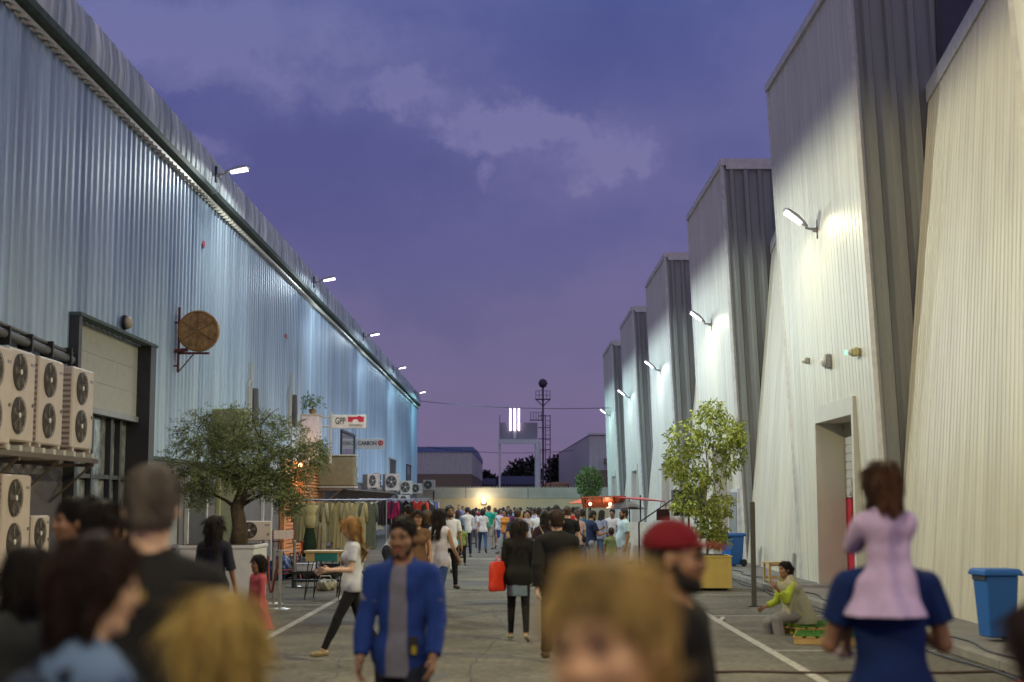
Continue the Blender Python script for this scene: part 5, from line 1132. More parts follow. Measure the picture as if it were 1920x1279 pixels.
for i in range(8): garment((-5.95 + i * .27, 40 + .02 * (i % 2), 1.92), R([-18, 12, -25, 20, -10, 25, -15, 14][i]), .42, 1.15 + .18 * (i % 3), kh[i], kn[i] + ' on the khaki rail', 'khaki coats on the front rail', 'coat', i)
r = root('dress', (-5.6, 39.4, 1.55), 'dark green strapless dress shown on a stand at the left of the khaki rail', 'dress'); m = MB()
m.lathe([(.10, -1.3), (.2, -1.25), (.18, -.75), (.12, -.45), (.15, -.3)], n=16); m.build('skirt', cloth((.02, .035, .02)), r, True); m = MB(); m.lathe([(.12, -.44), (.155, -.3), (.17, -.1), (.13, .0), (.24, .22)], n=16); m.build('bodice', cloth((.40, .34, .17)), r, True); m = MB(); m.tube([(0, 0, -1.55), (0, 0, -1.2)], .02, 8); m.lathe([(.18, -1.55), (.16, -1.52)], n=16); m.build('stand', M_dark, r)
rail((-5.0, 46.5), (-2.75, 46.5), 1.95, 'clothes rail of black, white and red garments')
gc = [((.45, .43, .40), 'cream blouse', 'shirt', .75), ((.02, .02, .025), 'black dress at the left end', 'dress', 1.2), ((.58, .56, .52), 'long white shirt', 'shirt', .95), ((.025, .02, .03), 'black jacket in the middle', 'jacket', .8), ((.30, .02, .08), 'crimson top', 'shirt', .6), ((.03, .03, .05), 'navy black coat', 'coat', 1.2), ((.015, .015, .02), 'jet black cape', 'coat', 1.0), ((.42, .03, .02), 'scarlet dress', 'dress', 1.1), ((.5, .06, .04), 'bright red coat', 'coat', .9), ((.03, .03, .03), 'black gown at the right end', 'dress', 1.3)]
for i, (c_, n_, k_, l_) in enumerate(gc): garment((-4.9 + i * .235, 46.5, 1.95), R([15, -20, 10, 28, -15, 12, -22, 18, -8, 20][i]), .42, l_, c_, n_ + ' on the second clothes rail', 'garments on the second rail', k_, 20 + i)
rail((-4.45, 52), (-4.25, 84), 1.93, 'very long clothes rail running down the lane', 7)
pal = [((.55, .55, .6), 'white'), ((.05, .12, .4), 'royal blue'), ((.3, .3, .35), 'grey'), ((.5, .42, .3), 'beige'), ((.05, .05, .06), 'black'), ((.45, .5, .6), 'pale blue'), ((.4, .1, .08), 'brick red'), ((.2, .25, .2), 'sage')]
for i in range(24):
    c_, n_ = pal[(i * 5) % 8]; garment((-4.44 + .0055 * i, 52.6 + 1.25 * i, 1.93), R(90 + [10, -15, 20, -8][i % 4]), .42, .8 + .12 * (i % 4), c_, '%s shirt hanging on the very long rail, %s' % (n_, ['nearest of its colour', 'middle one of its colour', 'farthest of its colour'][i // 8]), 'shirts on the very long rail', 'shirt', 50 + i)
# carrier bag held by the woman in black; bag pieces
r = root('tote_bag', (-.215, 19.32, .63), 'bright red shopping bag held by the woman in the black jacket', 'bag', rz=R(52))
S = SDF(); S.cap((-.10, 0, .1), (.10, 0, .1), .07, k=.02, fy=.55); S.cap((-.08, 0, .40), (.08, 0, .40), .055, k=.05, fy=.4); S.cap((-.09, 0, .1), (-.075, 0, .4), .07, .05, k=.04, fy=.5); S.cap((.09, 0, .1), (.075, 0, .4), .07, .05, k=.04, fy=.5); S.ell((0, 0, .25), (.15, .05, .22), k=.04)
S.fold = folds(.004, 4); S.cut((0, 0, .43), (0, 0, 1)); S.cut((0, 0, .035), (0, 0, -1)); V, F = S.mesh(.009); mesh_obj('body', V, F, mat('red_bag', (.58, .035, .012), .45, bump=.2), r)
m = MB(); m.tube([(-.06, -.02, .42), (-.05, -.02, .47), (.0, -.01, .5), (.05, -.02, .47), (.06, -.02, .42)], .007, 5); m.build('handle', mat('red_bag', (.58, .035, .012), .45), r)
r = root('cloth', (-3.32, 16.35, .62), 'yellow cloth dangling from the hand of the woman by the white planter', 'cloth'); m = MB(); m.box((0, 0, .13), (.07, .03, .28), taper=1.3, bev=.01); m.build('fabric', cloth((.65, .55, .03)), r)
# ------------------------------------------------------------------ right side stalls
M_aw = mat('orange_awning', (.50, .11, .05), .6, var=.1); M_ru = mat('red_umbrella', (.42, .02, .03), .6); M_gu = mat('grey_umbrella', (.12, .12, .14), .7)
r = root('food_stall', (2.75, 43.5, 0), 'food stall with a raised orange hatch and glowing counter', 'stall')
m = MB(); m.box((.1, 0, .5), (1.5, 1.1, 1.0), bev=.02); m.build('counter', mat('stall_counter', (.25, .10, .05), .6), r); m = MB(); m.box((.1, -.1, 1.02), (1.6, 1.3, .04)); m.build('counter_top', M_bw, r)
m = MB(); m.add([(-.75, -.9, 1.98), (.55, -.9, 2.02), (.75, .4, 1.7), (-.62, .4, 1.68), (-.75, -.9, 2.01), (.55, -.9, 2.05), (.75, .4, 1.73), (-.62, .4, 1.71)], [(3, 2, 1, 0), (4, 5, 6, 7), (0, 1, 5, 4), (1, 2, 6, 5), (2, 3, 7, 6), (3, 0, 4, 7)])
for k in range(5): m.tube([(-.7 + k * .3, -.88, 1.97), (-.58 + k * .3, .38, 1.67)], .015, 5)
m.build('hatch', M_aw, r)
for sx in (-.6, .72): m = MB(); m.tube([(sx, -.6, 1.0), (sx, -.6, 1.95)], .02, 6); m.tube([(sx, .4, 1.0), (sx, .4, 1.7)], .02, 6); m.build('post', M_dark, r)
for i in range(5): m = MB(); m.lathe([(.03, 0), (.035, .1), (.015, .14), (.015, .17)], (-.4 + i * .22, -.45, 1.045), 10); m.build('bottle', mat('stall_bottle%d' % (i % 3), [(.5, .1, .02), (.5, .4, .1), (.1, .25, .1)][i % 3], .3), r)
M_bulb = mat('warm_bulb', (.9, .7, .4), .4, emit=(1, .65, .4, 4))
for sx in (-.45, .15, .6):
    m = MB(); m.lathe([(.02, -.05), (.045, -.02), (.045, .02), (.02, .05)], (sx, -.5, 1.8), 12); m.build('bulb', M_bulb, r, True)
l = bpy.data.lights.new('stall_light', 'POINT'); l.energy = 14; l.color = (1, .66, .4); l.shadow_soft_size = .1; o = bpy.data.objects.new('stall_light', l); C.objects.link(o); o.parent = r; o.location = (.1, -.5, 1.72)
def umbrella(loc, rad, h, mm, label, drop=.3, n=8, tilt=0):
    r = root('umbrella', loc, label, 'umbrella', 'stall umbrellas'); m = MB(); vs = [(0, 0, h)]
    for k in range(n): a = 2 * math.pi * k / n; vs.append((rad * math.cos(a), rad * math.sin(a), h - drop + tilt * math.cos(a)))
    vs += [(x, y, z - .02) for x, y, z in vs]; q = n + 1
    m.add(vs, [(0, 1 + k, 1 + (k + 1) % n) for k in range(n)] + [(q, q + 1 + (k + 1) % n, q + 1 + k) for k in range(n)] + [(1 + k, q + 1 + k, q + 1 + (k + 1) % n, 1 + (k + 1) % n) for k in range(n)]); m.build('canopy', mm, r)
    m = MB(); m.tube([(0, 0, 0), (0, 0, h + .06)], .022, 8); m.build('pole', M_dark, r); m = MB(); [m.tube([(0, 0, h - .04), (rad * .95 * math.cos(2 * math.pi * k / n), rad * .95 * math.sin(2 * math.pi * k / n), h - drop - .01 + tilt * math.cos(2 * math.pi * k / n))], .008, 4) for k in range(n)]; m.build('ribs', M_dark, r)
umbrella((3.35, 43.0, 0), .62, 1.98, M_gu, 'dark grey umbrella between the orange hatch and the red umbrella', .32)
umbrella((3.72, 42.0, 0), .72, 2.0, M_ru, 'flat red umbrella tilted over the white display board', .06, tilt=-.06)
umbrella((2.55, 47.5, 0), .75, 2.05, M_aw, 'orange red umbrella just above the stall hatch', .22)
r = root('display_board', (3.42, 41.6, 0), 'large plain white display board beside the man in the sky blue polo', 'board'); m = MB(); m.box((0, 0, .72), (.86, .04, 1.12), bev=.01); m.build('panel', mat('white_board', (.66, .66, .64), .5), r)
for sx in (-.38, .38): m = MB(); m.box((sx, .05, .66), (.04, .04, 1.32)); m.build('leg', M_ste, r)
r = root('slatted_shelf', (3.95, 41.0, 0), 'reddish slatted wooden shelf at the right of the white board', 'shelf'); m = MB()
for k in range(7): m.box((0, 0, .12 + k * .13), (.42, .3, .05))
m.build('slats', mat('reddish_wood', (.20, .08, .05), .7), r)
for sx in (-.2, .2): m = MB(); m.box((sx, -.17, .47), (.04, .03, .94)); m.build('upright', mat('pale_wood', (.4, .3, .2), .7), r)
r = root('loudspeaker', (4.18, 34.2, 0), 'black loudspeaker box on a stand behind the sapling', 'loudspeaker'); m = MB(); m.box((0, 0, 1.84), (.78, .45, .62), bev=.02); m.build('cabinet', mat('speaker_black', (.015, .015, .022), .5), r)
m = MB(); m.lathe([(.2, -.226), (.19, -.235), (.05, -.24)], (-.12, 0, 1.82), 24, 'Y'); m.lathe([(.09, -.226), (.08, -.232)], (.22, 0, 1.95), 18, 'Y'); m.build('cones', mat('speaker_cone', (.04, .04, .045), .7), r); m = MB(); m.tube([(0, 0, .05), (0, 0, 1.53)], .025, 8)
for k in range(3): a = k * 2.09; m.tube([(0, 0, .5), (.45 * math.cos(a), .45 * math.sin(a), .02)], .014, 6)
m.build('stand', M_dark, r)
a, b_ = px(1198, 980, 33.5), px(1270, 930, 33.5); r = root('boom_arm', (a.x, 33.5, 0), 'long black boom arm slanting up to a small lamp head', 'boom arm')
m = MB(); m.tube([(0, 0, 0), (0, 0, a.z)], .02, 8); m.tube([(0, 0, a.z), (b_.x - a.x, 0, b_.z)], .016, 8); m.build('pole', M_dark, r); m = MB(); m.box((b_.x - a.x + .02, 0, b_.z + .05), (.2, .14, .12), ry=R(-35), bev=.02); m.build('head', M_dark, r)
r = root('banner_bag', (px(1243, 948, 33.4).x, 33.4, px(1243, 975, 33.4).z), 'black tote bag hanging from the slanting boom arm', 'bag'); m = MB(); m.box((0, 0, .12), (.3, .05, .26), taper=1.05, bev=.015); m.build('body', cloth((.03, .012, .015)), r); m = MB(); m.tube([(-.07, 0, .24), (-.04, 0, .42), (.04, 0, .42), (.07, 0, .24)], .008, 5); m.build('handle', M_dark, r)
# ------------------------------------------------------------------ far end of the lane
D = 122.0; M_bw1 = mat('cream_boundary_wall', (.68, .53, .29), .8, var=.08, scale=.4, bump=.1); M_bw2 = mat('block_coping', (.50, .46, .35), .85, var=.15, scale=.6, bump=.2)
r = root('boundary_wall', (0, D, 0), 'long cream boundary wall with a blockwork top closing the lane', 'wall')
m = MB(); m.bb(-20, 22, 0, .3, 0, 2.2); m.build('lower_wall', M_bw1, r); m = MB(); m.bb(-20, 22, -.05, .35, 2.2, 3.08)
m.build('upper_band', M_bw2, r); m = MB()
for i in range(168): m.bb(-20 + i * .25, -20 + i * .25 + .12, .0, .25, 3.08, 3.17)
m.build('coping_teeth', M_bw2, r); m = MB(); [m.bb(-20 + i * 5.3, -20 + i * 5.3 + .06, -.054, -.051, 2.2, 3.08) for i in range(8)]; m.build('joints', M_plinth, r)
r = root('wall_light', (px(907, 940, 121.8).x, 121.75, 1.85), 'bright white lamp on the cream boundary wall', 'wall light'); m = MB(); m.box((0, .08, .05), (.35, .1, .3), bev=.02); m.build('base', M_lampgrey, r); m = MB(); m.lathe([(.05, -.18), (.17, -.1), (.17, .1), (.05, .18)], (0, -.1, .08), 14); m.build('globe', mat('bright_globe', (1, 1, 1), .4, emit=(1, .93, .85, 6)), r, True)
l = bpy.data.lights.new('wall_lamp_light', 'POINT'); l.energy = 120; l.color = (1, .85, .6); l.shadow_soft_size = .2; o = bpy.data.objects.new('wall_lamp_light', l); C.objects.link(o); o.parent = r; o.location = (0, -.8, .3)
p = px(804, 910, 120.5); ac_unit(1.0, .85, .4, 1, 'single white condenser standing on the boundary wall bracket', (p.x, 120.9, p.z - .45), rz=R(0))
m = MB(); r = root('bracket_post', (p.x + .35, 121.6, 1.8), 'thin pipe under the condenser on the boundary wall', 'pipe'); m.tube([(0, 0, 0), (0, 0, p.z - 2.2)], .06, 6); m.build('pipe', M_dark, r)
def shed(x0, x1, ytop, D, D2, label, mm, low, roofm, ridge=0.0, lowz=2.9):
    a = px(x0, ytop, D); b_ = px(x1, ytop, D); r = root('warehouse', (a.x, D, 0), label, 'warehouse'); w = b_.x - a.x; h = a.z
    m = MB(); m.corr((0, 0, lowz), (w, 0, lowz), (0, 0, h - .5), (w, 0, h - .5), (0, -1, 0), .5, .05); m.corr((w, 0, lowz), (w, D2, lowz), (w, 0, h - .5), (w, D2, h - .5), (1, 0, 0), .5, .05); m.corr((0, 0, lowz), (0, D2, lowz), (0, 0, h - .5), (0, D2, h - .5), (-1, 0, 0), .5, .05); m.build('wall', mm, r)
    m = MB(); m.bb(0.02, w - .02, .02, D2, 0, lowz); m.build('base_wall', low, r); m = MB(); m.bb(-.1, w + .1, -.12, 0, h - .5, h); m.bb(w, w + .1, 0, D2, h - .5, h); m.bb(-.1, 0, 0, D2, h - .5, h)
    m.add([(-.1, -.1, h - .001), (w + .1, -.1, h - .001), (w + .1, D2 / 2, h + ridge), (-.1, D2 / 2, h + ridge), (w + .1, D2, h), (-.1, D2, h)], [(0, 1, 2, 3), (3, 2, 4, 5), (1, 4, 2)]); m.build('roof', roofm, r); return r
M_brn = mat('brown_base', (.20, .15, .11), .8); M_gry = mat('grey_shed_cladding', (.50, .48, .48), .6)
shed(560, 885, 838, 140, 45, 'far grey ribbed shed with a blue fascia beyond the boundary wall', M_gry, M_brn, mat('blue_fascia', (.12, .17, .38), .5), .3, 4.6)
r = root('warehouse', (5.3, 140, 0), 'far pale gabled shed behind the last cream panel', 'warehouse'); a, b_, c_ = px(1066, 862, 140), px(1105, 816, 140), px(1180, 816, 140)
m = MB(); x0, x1, x2 = a.x - 5.3, b_.x - 5.3, c_.x - 5.3; m.add([(x0, 30, 0), (x1, 0, 0), (x1, 0, b_.z), (x0, 30, a.z + 1.6)], [(0, 1, 2, 3)]); m.corr((x1, 0, 5), (x2, 0, 5), (x1, 0, b_.z - .1), (x2, 0, b_.z - .1), (0, -1, 0), .6, .05); m.build('wall', M_gry, r)
m = MB(); m.bb(x1 + .02, x2, .02, 1, 0, 5); m.bb(x1 + 1.4, x2, -.9, 0, 5.6, 6.1); m.build('base_wall', M_brn, r); m = MB(); m.add([(x1 - .1, -.1, b_.z), (x2, -.1, b_.z), (x2, 30, b_.z + .5), (x0, 30, a.z + 1.7), (x1 - .1, -.1, b_.z + .2), (x2, -.1, b_.z + .2)], [(0, 1, 2, 3), (0, 1, 5, 4)]); m.build('roof', M_trim, r)
r = root('warehouse', (px(895, 0, 190).x, 190, 0), 'low blue roofed shed far off between the trees', 'warehouse'); m = MB(); w = px(1004, 900, 190).x - px(895, 900, 190).x; m.bb(0, w, 0, 20, 0, 4.2); m.build('wall', mat('lilac_wall', (.16, .13, .17), .8), r); m = MB(); m.bb(-.3, w * .35, -.3, 20, 4.2, 5.0); m.bb(w * .38, w, -.3, 20, 4.2, 5.3); m.build('roof', mat('blue_roof', (.09, .11, .2), .6), r)
# lit portal frame
D = 135.0; a, b_ = px(937, 828, D), px(1008, 828, D); r = root('lit_sign_frame', (a.x, D, 0), 'tall pale portal frame carrying three glowing vertical tubes', 'sign'); w = b_.x - a.x; M_pf = mat('pale_frame_metal', (.6, .6, .62), .5)
for x_, rr_ in ((0, .1), (w, .28)): m = MB(); m.tube([(x_, 0, 0), (x_, 0, a.z)], rr_, 8); m.build('column', M_pf, r)
m = MB(); m.box((w / 2, 0, a.z), (w + .3, .4, .42)); m.build('beam', M_pf, r); m = MB(); m.box((w / 2, .2, a.z + 1.0), (w, .08, 1.6)); m.tube([(0, 0, a.z + .2), (0, 0, a.z + 2.5)], .05, 5); m.build('panel', mat('hazy_panel', (.25, .25, .30), .5), r)
t0, t1 = px(957, 808, D), px(957, 766, D)
for k in range(3): m = MB(); m.tube([(t0.x - a.x + k * .40, -.15, t0.z), (t0.x - a.x + k * .40, -.15, t1.z)], .095, 8); m.build('tube_light', mat('glowing_tube', (1, 1, 1), .4, emit=(1, .80, 1, 2.2)), r, True)
m = MB(); m.box((t0.x - a.x + .42, .05, (t0.z + t1.z) / 2 - .3), (.3, .1, t1.z - t0.z + .8)); m.build('tube_mount', M_pf, r)
# ball tower
D = 150.0; c_ = px(1018, 719, D); r = root('lattice_mast', (c_.x, D, 0), 'dark lattice mast with railed platforms and a round ball on top', 'mast'); M_mst = mat('mast_steel', (.05, .045, .06), .6)
S_ = lambda yy: px(1018, yy, D).z
m = MB(); m.lathe([(.05, -.5), (.34, -.36), (.5, 0), (.34, .36), (.05, .5)], (0, 0, c_.z), 16); m.build('ball', M_mst, r, True)
m = MB(); m.tube([(0, 0, 0), (0, 0, c_.z - .4)], .1, 6)
zp, zq = S_(749), S_(733)
for sx in (-1, 1): m.tube([(0, 0, S_(762)), (sx * .75, 0, zp)], .05, 5); [m.tube([(sx * q_, 0, zp), (sx * q_, 0, zq)], .03, 4) for q_ in (.4, .75)]
m.box((0, 0, zp), (1.6, .8, .08)); m.box((0, 0, zq), (1.5, .05, .05)); m.box((0, 0, (zp + zq) / 2), (1.5, .05, .05)); m.build('mast', M_mst, r)
m = MB()
for dx in (.25, .75): m.tube([(dx, 0, 0), (dx, 0, S_(778))], .045, 4)
for yy in range(780, 880, 9): m.box((.5, 0, S_(yy)), (.55, .04, .05))
for yy in (780, 802, 823, 844): m.box((.15, 0, S_(yy)), (1.3, .08, .08))
m.box((-.7, 0, S_(788)), (1.4, .5, .08)); [m.tube([(-1.3 + k * .28, 0, S_(788)), (-1.3 + k * .28, 0, S_(773))], .03, 4) for k in range(5)]; m.box((-.75, 0, S_(773)), (1.2, .04, .04)); m.build('ladder', M_mst, r)
# dark far trees
M_ft = leafmat('far_dark_leaf', (.012, .015, .012), (.03, .035, .022))
def far_tree(x, ytop, w, D, label, seed):
    g_ = np.random.default_rng(seed); p = px(x, ytop, D); sc_ = D / FPX; W2 = w * sc_ / 2; r = root('far_tree', (p.x, D, 0), label, 'tree', 'dark trees beyond the boundary wall'); n = 2200
    h = p.z; cl_ = [(g_.uniform(-.6, .6) * W2, g_.uniform(-.5, .5) * W2, h * g_.uniform(.35, .8)) for _ in range(9)] + [(0, 0, h * .8)]
    ci = g_.integers(len(cl_), size=n); u = g_.normal(size=(n, 3)); u /= np.linalg.norm(u, axis=1, keepdims=True); P = np.array(cl_)[ci] + u * g_.uniform(.3, 1, (n, 1)) * [W2 * .5, W2 * .5, h * .22]
    leaves_mesh('crown', P, u + g_.normal(size=u.shape) * .5, .62, .38, M_ft, r, g_); m = MB(); m.tube([(0, 0, 0), (.1, 0, h * .3), (0, 0, h * .6)], [.25, .2, .1], 7); m.build('trunk', M_bark, r)
far_tree(975, 864, 62, 195, 'dark bushy tree just left of the mast', 1); far_tree(1000, 856, 52, 200, 'taller dark tree right behind the portal frame', 2); far_tree(1048, 850, 50, 190, 'dark conical tree just right of the mast', 3); far_tree(905, 884, 26, 210, 'tiny dark tree beside the far grey shed', 4); far_tree(1062, 868, 40, 192, 'dark tree touching the pale gabled shed', 5); far_tree(925, 892, 22, 215, 'smallest dark shrub left of the portal frame', 6); far_tree(952, 884, 30, 205, 'low dark tree under the left end of the portal frame', 7)
r = root('water_tank', (px(1045, 0, 160).x, 160, 0), 'orange tan round tank behind the wall near the mast', 'tank'); m = MB(); m.lathe([(2.2, 0), (2.2, 3.5), (2.1, 3.9), (.4, 4.1)], n=20); m.build('drum', mat('tan_tank', (.45, .25, .12), .7), r)
m = MB(); m.lathe([(2.25, 3.45), (2.25, 3.55)], n=20); m.build('band', M_brn, r)
def wire(p0, p1, sag, lab):
    m = MB(); m.tube([tuple(Vector(p0).lerp(Vector(p1), t_) - Vector((0, 0, sag * 4 * t_ * (1 - t_)))) for t_ in np.linspace(0, 1, 16)], .022, 4); tag(m.build('overhead_wire', M_dark), lab, 'wire')
wire((XW + .3, 114, px(785, 752, 114).z), tuple(px(1142, 765, 95)), .25, 'upper wire strung across the lane from roof to roof'); wire(tuple(px(800, 838, 139)), tuple(px(1075, 845, 139)), .4, 'lower wire crossing behind the glowing tubes')
# ------------------------------------------------------------------ people in the foreground
person('woman with dark red-brown hair, thin glasses and denim blue shirt seen from behind', 170, 1008, 3.8, 128, 'f', ('long', (.10, .16, .30)), ('jeans', JEANS), hair=('bob', (.025, .010, .008)), skin=2, pose=dict(STAND, hy=-14, hp=8), bl=1.12, extra=('glasses', 'backpack'), face=(.02, .03, .06))
person('tall man with short grey hair in a black t-shirt seen from behind', 288, 876, 5.0, 172, 'm', ('tee', (.012, .012, .014)), ('jeans', JEANS), hair=('short', (.13, .11, .095)), skin=2, pose=dict(STAND, hy=18), bl=1.12)
person('woman in profile with her dark hair tied in a high bun', 140, 934, 8.2, -62, 'f', ('tee', (.03, .03, .035)), ('jeans', BLACK), hair=('bun', HB), skin=1, pose=STAND)
person('person with short black hair half hidden beside the grey haired man', 200, 943, 7.4, 150, 'm', ('tee', (.04, .04, .05)), ('jeans', BLACK), hair=('messy', HB), skin=1, pose=STAND)
person('woman in a dark patterned top at the left edge of the crowd', 52, 1030, 5.8, 200, 'f', ('jacket', (.035, .04, .035)), ('jeans', BLACK), hair=('bob', HB), skin=1, pose=STAND, bl=1.05)
person('woman with long straight golden blonde hair seen from behind', 428, 1114, 3.4, 176, 'f', ('tee', (.30, .20, .08)), ('jeans', JEANS), hair=('long', (.50, .34, .11), .36), skin=2, pose=dict(STAND, hy=8, ht=4))
person('blonde woman with swept back hair looking down very close to the camera', 1172, 1056, 2.2, -28, 'f', ('tee', (.2, .16, .12)), ('jeans', JEANS), hair=('messy', (.42, .29, .11)), skin=0, pose=dict(STAND, hp=3, ht=-8, hy=-4), bl=1.1)
person('bearded man in a dark red baseball cap and black top in profile', 1264, 983, 5.3, 62, 'm', ('long', BLACK), ('jeans', BLACK), hair=('cap', HB), skin=1, pose=dict(STAND, hy=12), bl=1.1, extra=('cap', 'beard'))
_, dad = person('man in a navy t-shirt carrying a child on his shoulders', 1662, 950, 6.8, 184, 'm', ('tee', (.006, .02, .10), dict(inf=.02, fold=.004)), ('jeans', (.02, .03, .06)), hair=('short', HB), skin=1, pose=dict(ll=(14, 3, 6), rl=(-10, 3, 12), la=(14, 15, 112), ra=(8, 17, 108), hp=12, lean=3, inw=40), bl=1.02, H=1.83)
person('small girl in a lilac dress riding on the shoulders of the man in navy', 1655, 864, 6.72, 186, 'f', ('flare', (.52, .40, .62), dict(hem=-.23, sl=1.5, fold=.013, inf=.018)), ('none', BLACK), shoes=(.4, .3, .35), hair=('bob', (.09, .04, .02)), skin=0, H=1.085, base=1.15, child=True, bl=.86,
       pose=dict(pz=.52, hd=1.42, ll=(80, 8, 80), rl=(80, 8, 80), la=(50, 4, 50), ra=(50, 4, 50), inw=30, flatfeet=False, hp=10))
person('person with dark ponytail and coral pink top at the right edge', 1948, 1132, 4.6, 205, 'f', ('tee', (.62, .12, .12)), ('jeans', BLACK), hair=('long', (.03, .015, .02), .2), skin=0, pose=STAND, extra=('backpack',), face=BLACK)
m1, _ = person('man in an open bright blue zip jacket over a grey t-shirt walking forward', 757, 969, 9.0, -12, 'm', ('openjacket', (.016, .045, .215)), ('jeans', (.015, .02, .035)), shoes=(.05, .05, .05), hair=('short', (.014, .010, .009)), skin=1, v=.0085,
       pose=dict(ll=(16, 4, 4), rl=(-14, 4, 14), la=(6, 9, 24), ra=(10, 8, 12), hy=-4, hp=6), bl=1.0, t2=('tee', (.17, .17, .22), dict(inf=.014, hem=-.16, fold=.003)), extra=('stubble',))
mm_ = MB(); mm_.box((.11, -.145, .98), (.06, .02, .11), bev=.008); mm_.build('badge_pouch', mat('pouch_black', (.02, .02, .02), .5), m1); mm_ = MB(); mm_.box((.118, -.157, .955), (.03, .006, .05)); mm_.build('badge_card', mat('card_yellow', (.3, .24, .02), .5), m1)
person('blonde woman in white t-shirt and black leggings striding left past the table', 662, 965, 17.2, -78, 'f', ('tee', (.50, .52, .60)), ('leggings', (.012, .012, .014)), shoes=(.22, .17, .08), hair=('long', (.36, .20, .07), .26), skin=2, v=.0095,
       pose=dict(ll=(26, 2, 2), rl=(-16, 2, 22), la=(8, 6, 82), ra=(12, 8, 70), hp=12), extra=('shoulderbag',), face=(.13, .10, .05))
person('woman in a black top with a yellow cloth beside the white planter', 403, 968, 16.5, 168, 'f', ('tee', (.02, .02, .035), dict(sl=1.0)), ('jeans', BLACK), hair=('long', HB, .22), skin=1, v=.011, pose=dict(STAND, ra=(6, 10, 20)))
person('small girl in a red checked dress in front of the white planter', 484, 1047, 17.2, -50, 'f', ('flare', (.42, .08, .10), dict(sl=1.9)), ('leggings', (.3, .08, .09)), hair=('bob', HB), skin=1, v=.01, child=True, pose=STAND)
person('woman in a black jacket and denim skirt with black leggings seen from behind', 972, 975, 19.4, 180, 'f', ('jacket', (.012, .012, .012), dict(hem=-.14)), ('miniskirt', (.14, .19, .24)), b2=('leggings', (.012, .012, .014)), shoes=(.35, .32, .22), hair=('long', (.03, .02, .018), .28), skin=1, v=.0105,
       pose=dict(ll=(9, 2, 3), rl=(-9, 2, 10), la=(5, 8, 14), ra=(6, 9, 14)), t2=None)
person('man in a black hooded sweatshirt walking away beside the woman in black', 1044, 950, 17.0, 180, 'm', ('hoodie', (.012, .012, .013)), ('trousers', BLACK), hair=('short', (.035, .02, .014)), skin=2, v=.011, pose=WALK, bl=1.1)
person('man in a white t-shirt leaning over to look at the clothes rack', 735, 945, 25.5, 62, 'm', ('tee', (.60, .62, .68)), ('trousers', (.03, .035, .05)), hair=('short', HB), skin=1, v=.012, H=1.86, pose=dict(lean=27, ll=(-12, 4, 2), rl=(8, 4, 4), la=(40, 4, 30), ra=(35, 6, 40), hp=22), dx=0)
person('woman with long dark hair and brown top facing the camera', 783, 957, 23.0, 12, 'f', ('tee', (.16, .09, .05), dict(sl=.4)), ('trousers', (.36, .30, .20)), hair=('long', (.03, .015, .01), .26), skin=0, v=.0115, pose=dict(STAND, ra=(20, 8, 80)))
person('woman in a white sleeveless blouse and blue jeans with long black hair', 824, 949, 23.6, 150, 'f', ('blouse', (.62, .60, .66)), ('jeans', (.04, .08, .22)), hair=('long', HB, .28), skin=0, v=.0115, pose=dict(WALK, hp=6))
person('woman with brown bobbed hair in a dark vest behind the blouse wearer', 801, 957, 26.5, 170, 'f', ('tank', (.02, .02, .03)), ('jeans', BLACK), hair=('bob', (.10, .05, .02)), skin=0, v=.013, pose=STAND)
person('woman sitting on the pallet in a sage shawl and lime green clothes', 1487, 1056, 20.5, -68, 'f', ('kurta', (.36, .44, .05)), ('pyjama', (.22, .21, .22)), hair=('pony', HB), skin=1, v=.01, H=1.58, extra=('shawl',),
       pose=dict(pz=.33, lean=16, ll=(84, 6, 92), rl=(72, 8, 84), la=(48, 8, 108), ra=(26, 12, 58), sit=1, hp=-4))
# ------------------------------------------------------------------ the crowd down the lane
CR = 'people crowding the lane'
def crowd(label, x, top, D, yaw, sex, t, b, hair, skin=0, pose=STAND, **k):
    return person(label, x, top, D, yaw, sex, t, b, hair=hair, skin=skin, pose=pose, group=CR, **k)
LBL = (.30, .40, .52)
crowd('small child in a turquoise t-shirt and blue jeans', 852, 1003, 40.3, 178, 'm', ('tee', (.03, .25, .36)), ('jeans', (.07, .13, .25)), ('short', HB), 1, STAND, child=True)
crowd('child in a green t-shirt and dark trousers next to the turquoise shirt', 866, 985, 42.5, 190, 'm', ('tee', (.22, .30, .08)), ('jeans', BLACK), ('short', HB), 1, STAND, child=True)
crowd('woman in a white t-shirt and blue jeans walking away alone', 905, 952, 52.5, 180, 'f', ('tee', WHITE), ('jeans', (.04, .07, .16)), ('bob', HB), 0, WALK)
crowd('man in a sea green shirt and beige shorts', 917, 948, 57.0, 178, 'm', ('tee', (.02, .30, .22)), ('shorts', (.36, .33, .28)), ('short', HBR), 0, STAND)
crowd('woman in a white blouse and royal blue skirt with a crossbody bag', 935, 954, 57.5, 182, 'f', ('long', WHITE, dict(sl=1.2)), ('skirt', (.03, .07, .33)), ('bun', HBR), 0, WALK2, extra=('shoulderbag',))
crowd('woman in a dark dress bending to one side near the back wall', 884, 958, 64.0, 150, 'f', ('dress', (.03, .025, .03)), ('none', BLACK), ('long', HB, .2), 1, dict(STAND, lean=10))
crowd('person in a pale grey jacket crouching over a stall', 871, 962, 60.0, 120, 'f', ('jacket', (.34, .35, .42)), ('jeans', GREY), ('short', HBR), 0, dict(STAND, lean=35), H=1.62)
crowd('man with a full black beard and a white t-shirt under a dark vest', 843, 948, 31.0, 20, 'm', ('tee', (.05, .05, .06)), ('jeans', BLACK), ('messy', HB), 1, STAND, extra=('beard',), t2=('tee', WHITE, dict(inf=.013, sl=.7)))
crowd('person in a faded denim jacket behind the bearded man', 859, 956, 48.0, 160, 'f', ('jacket', DENIM), ('jeans', JEANS), ('long', HBR, .2), 0, STAND)
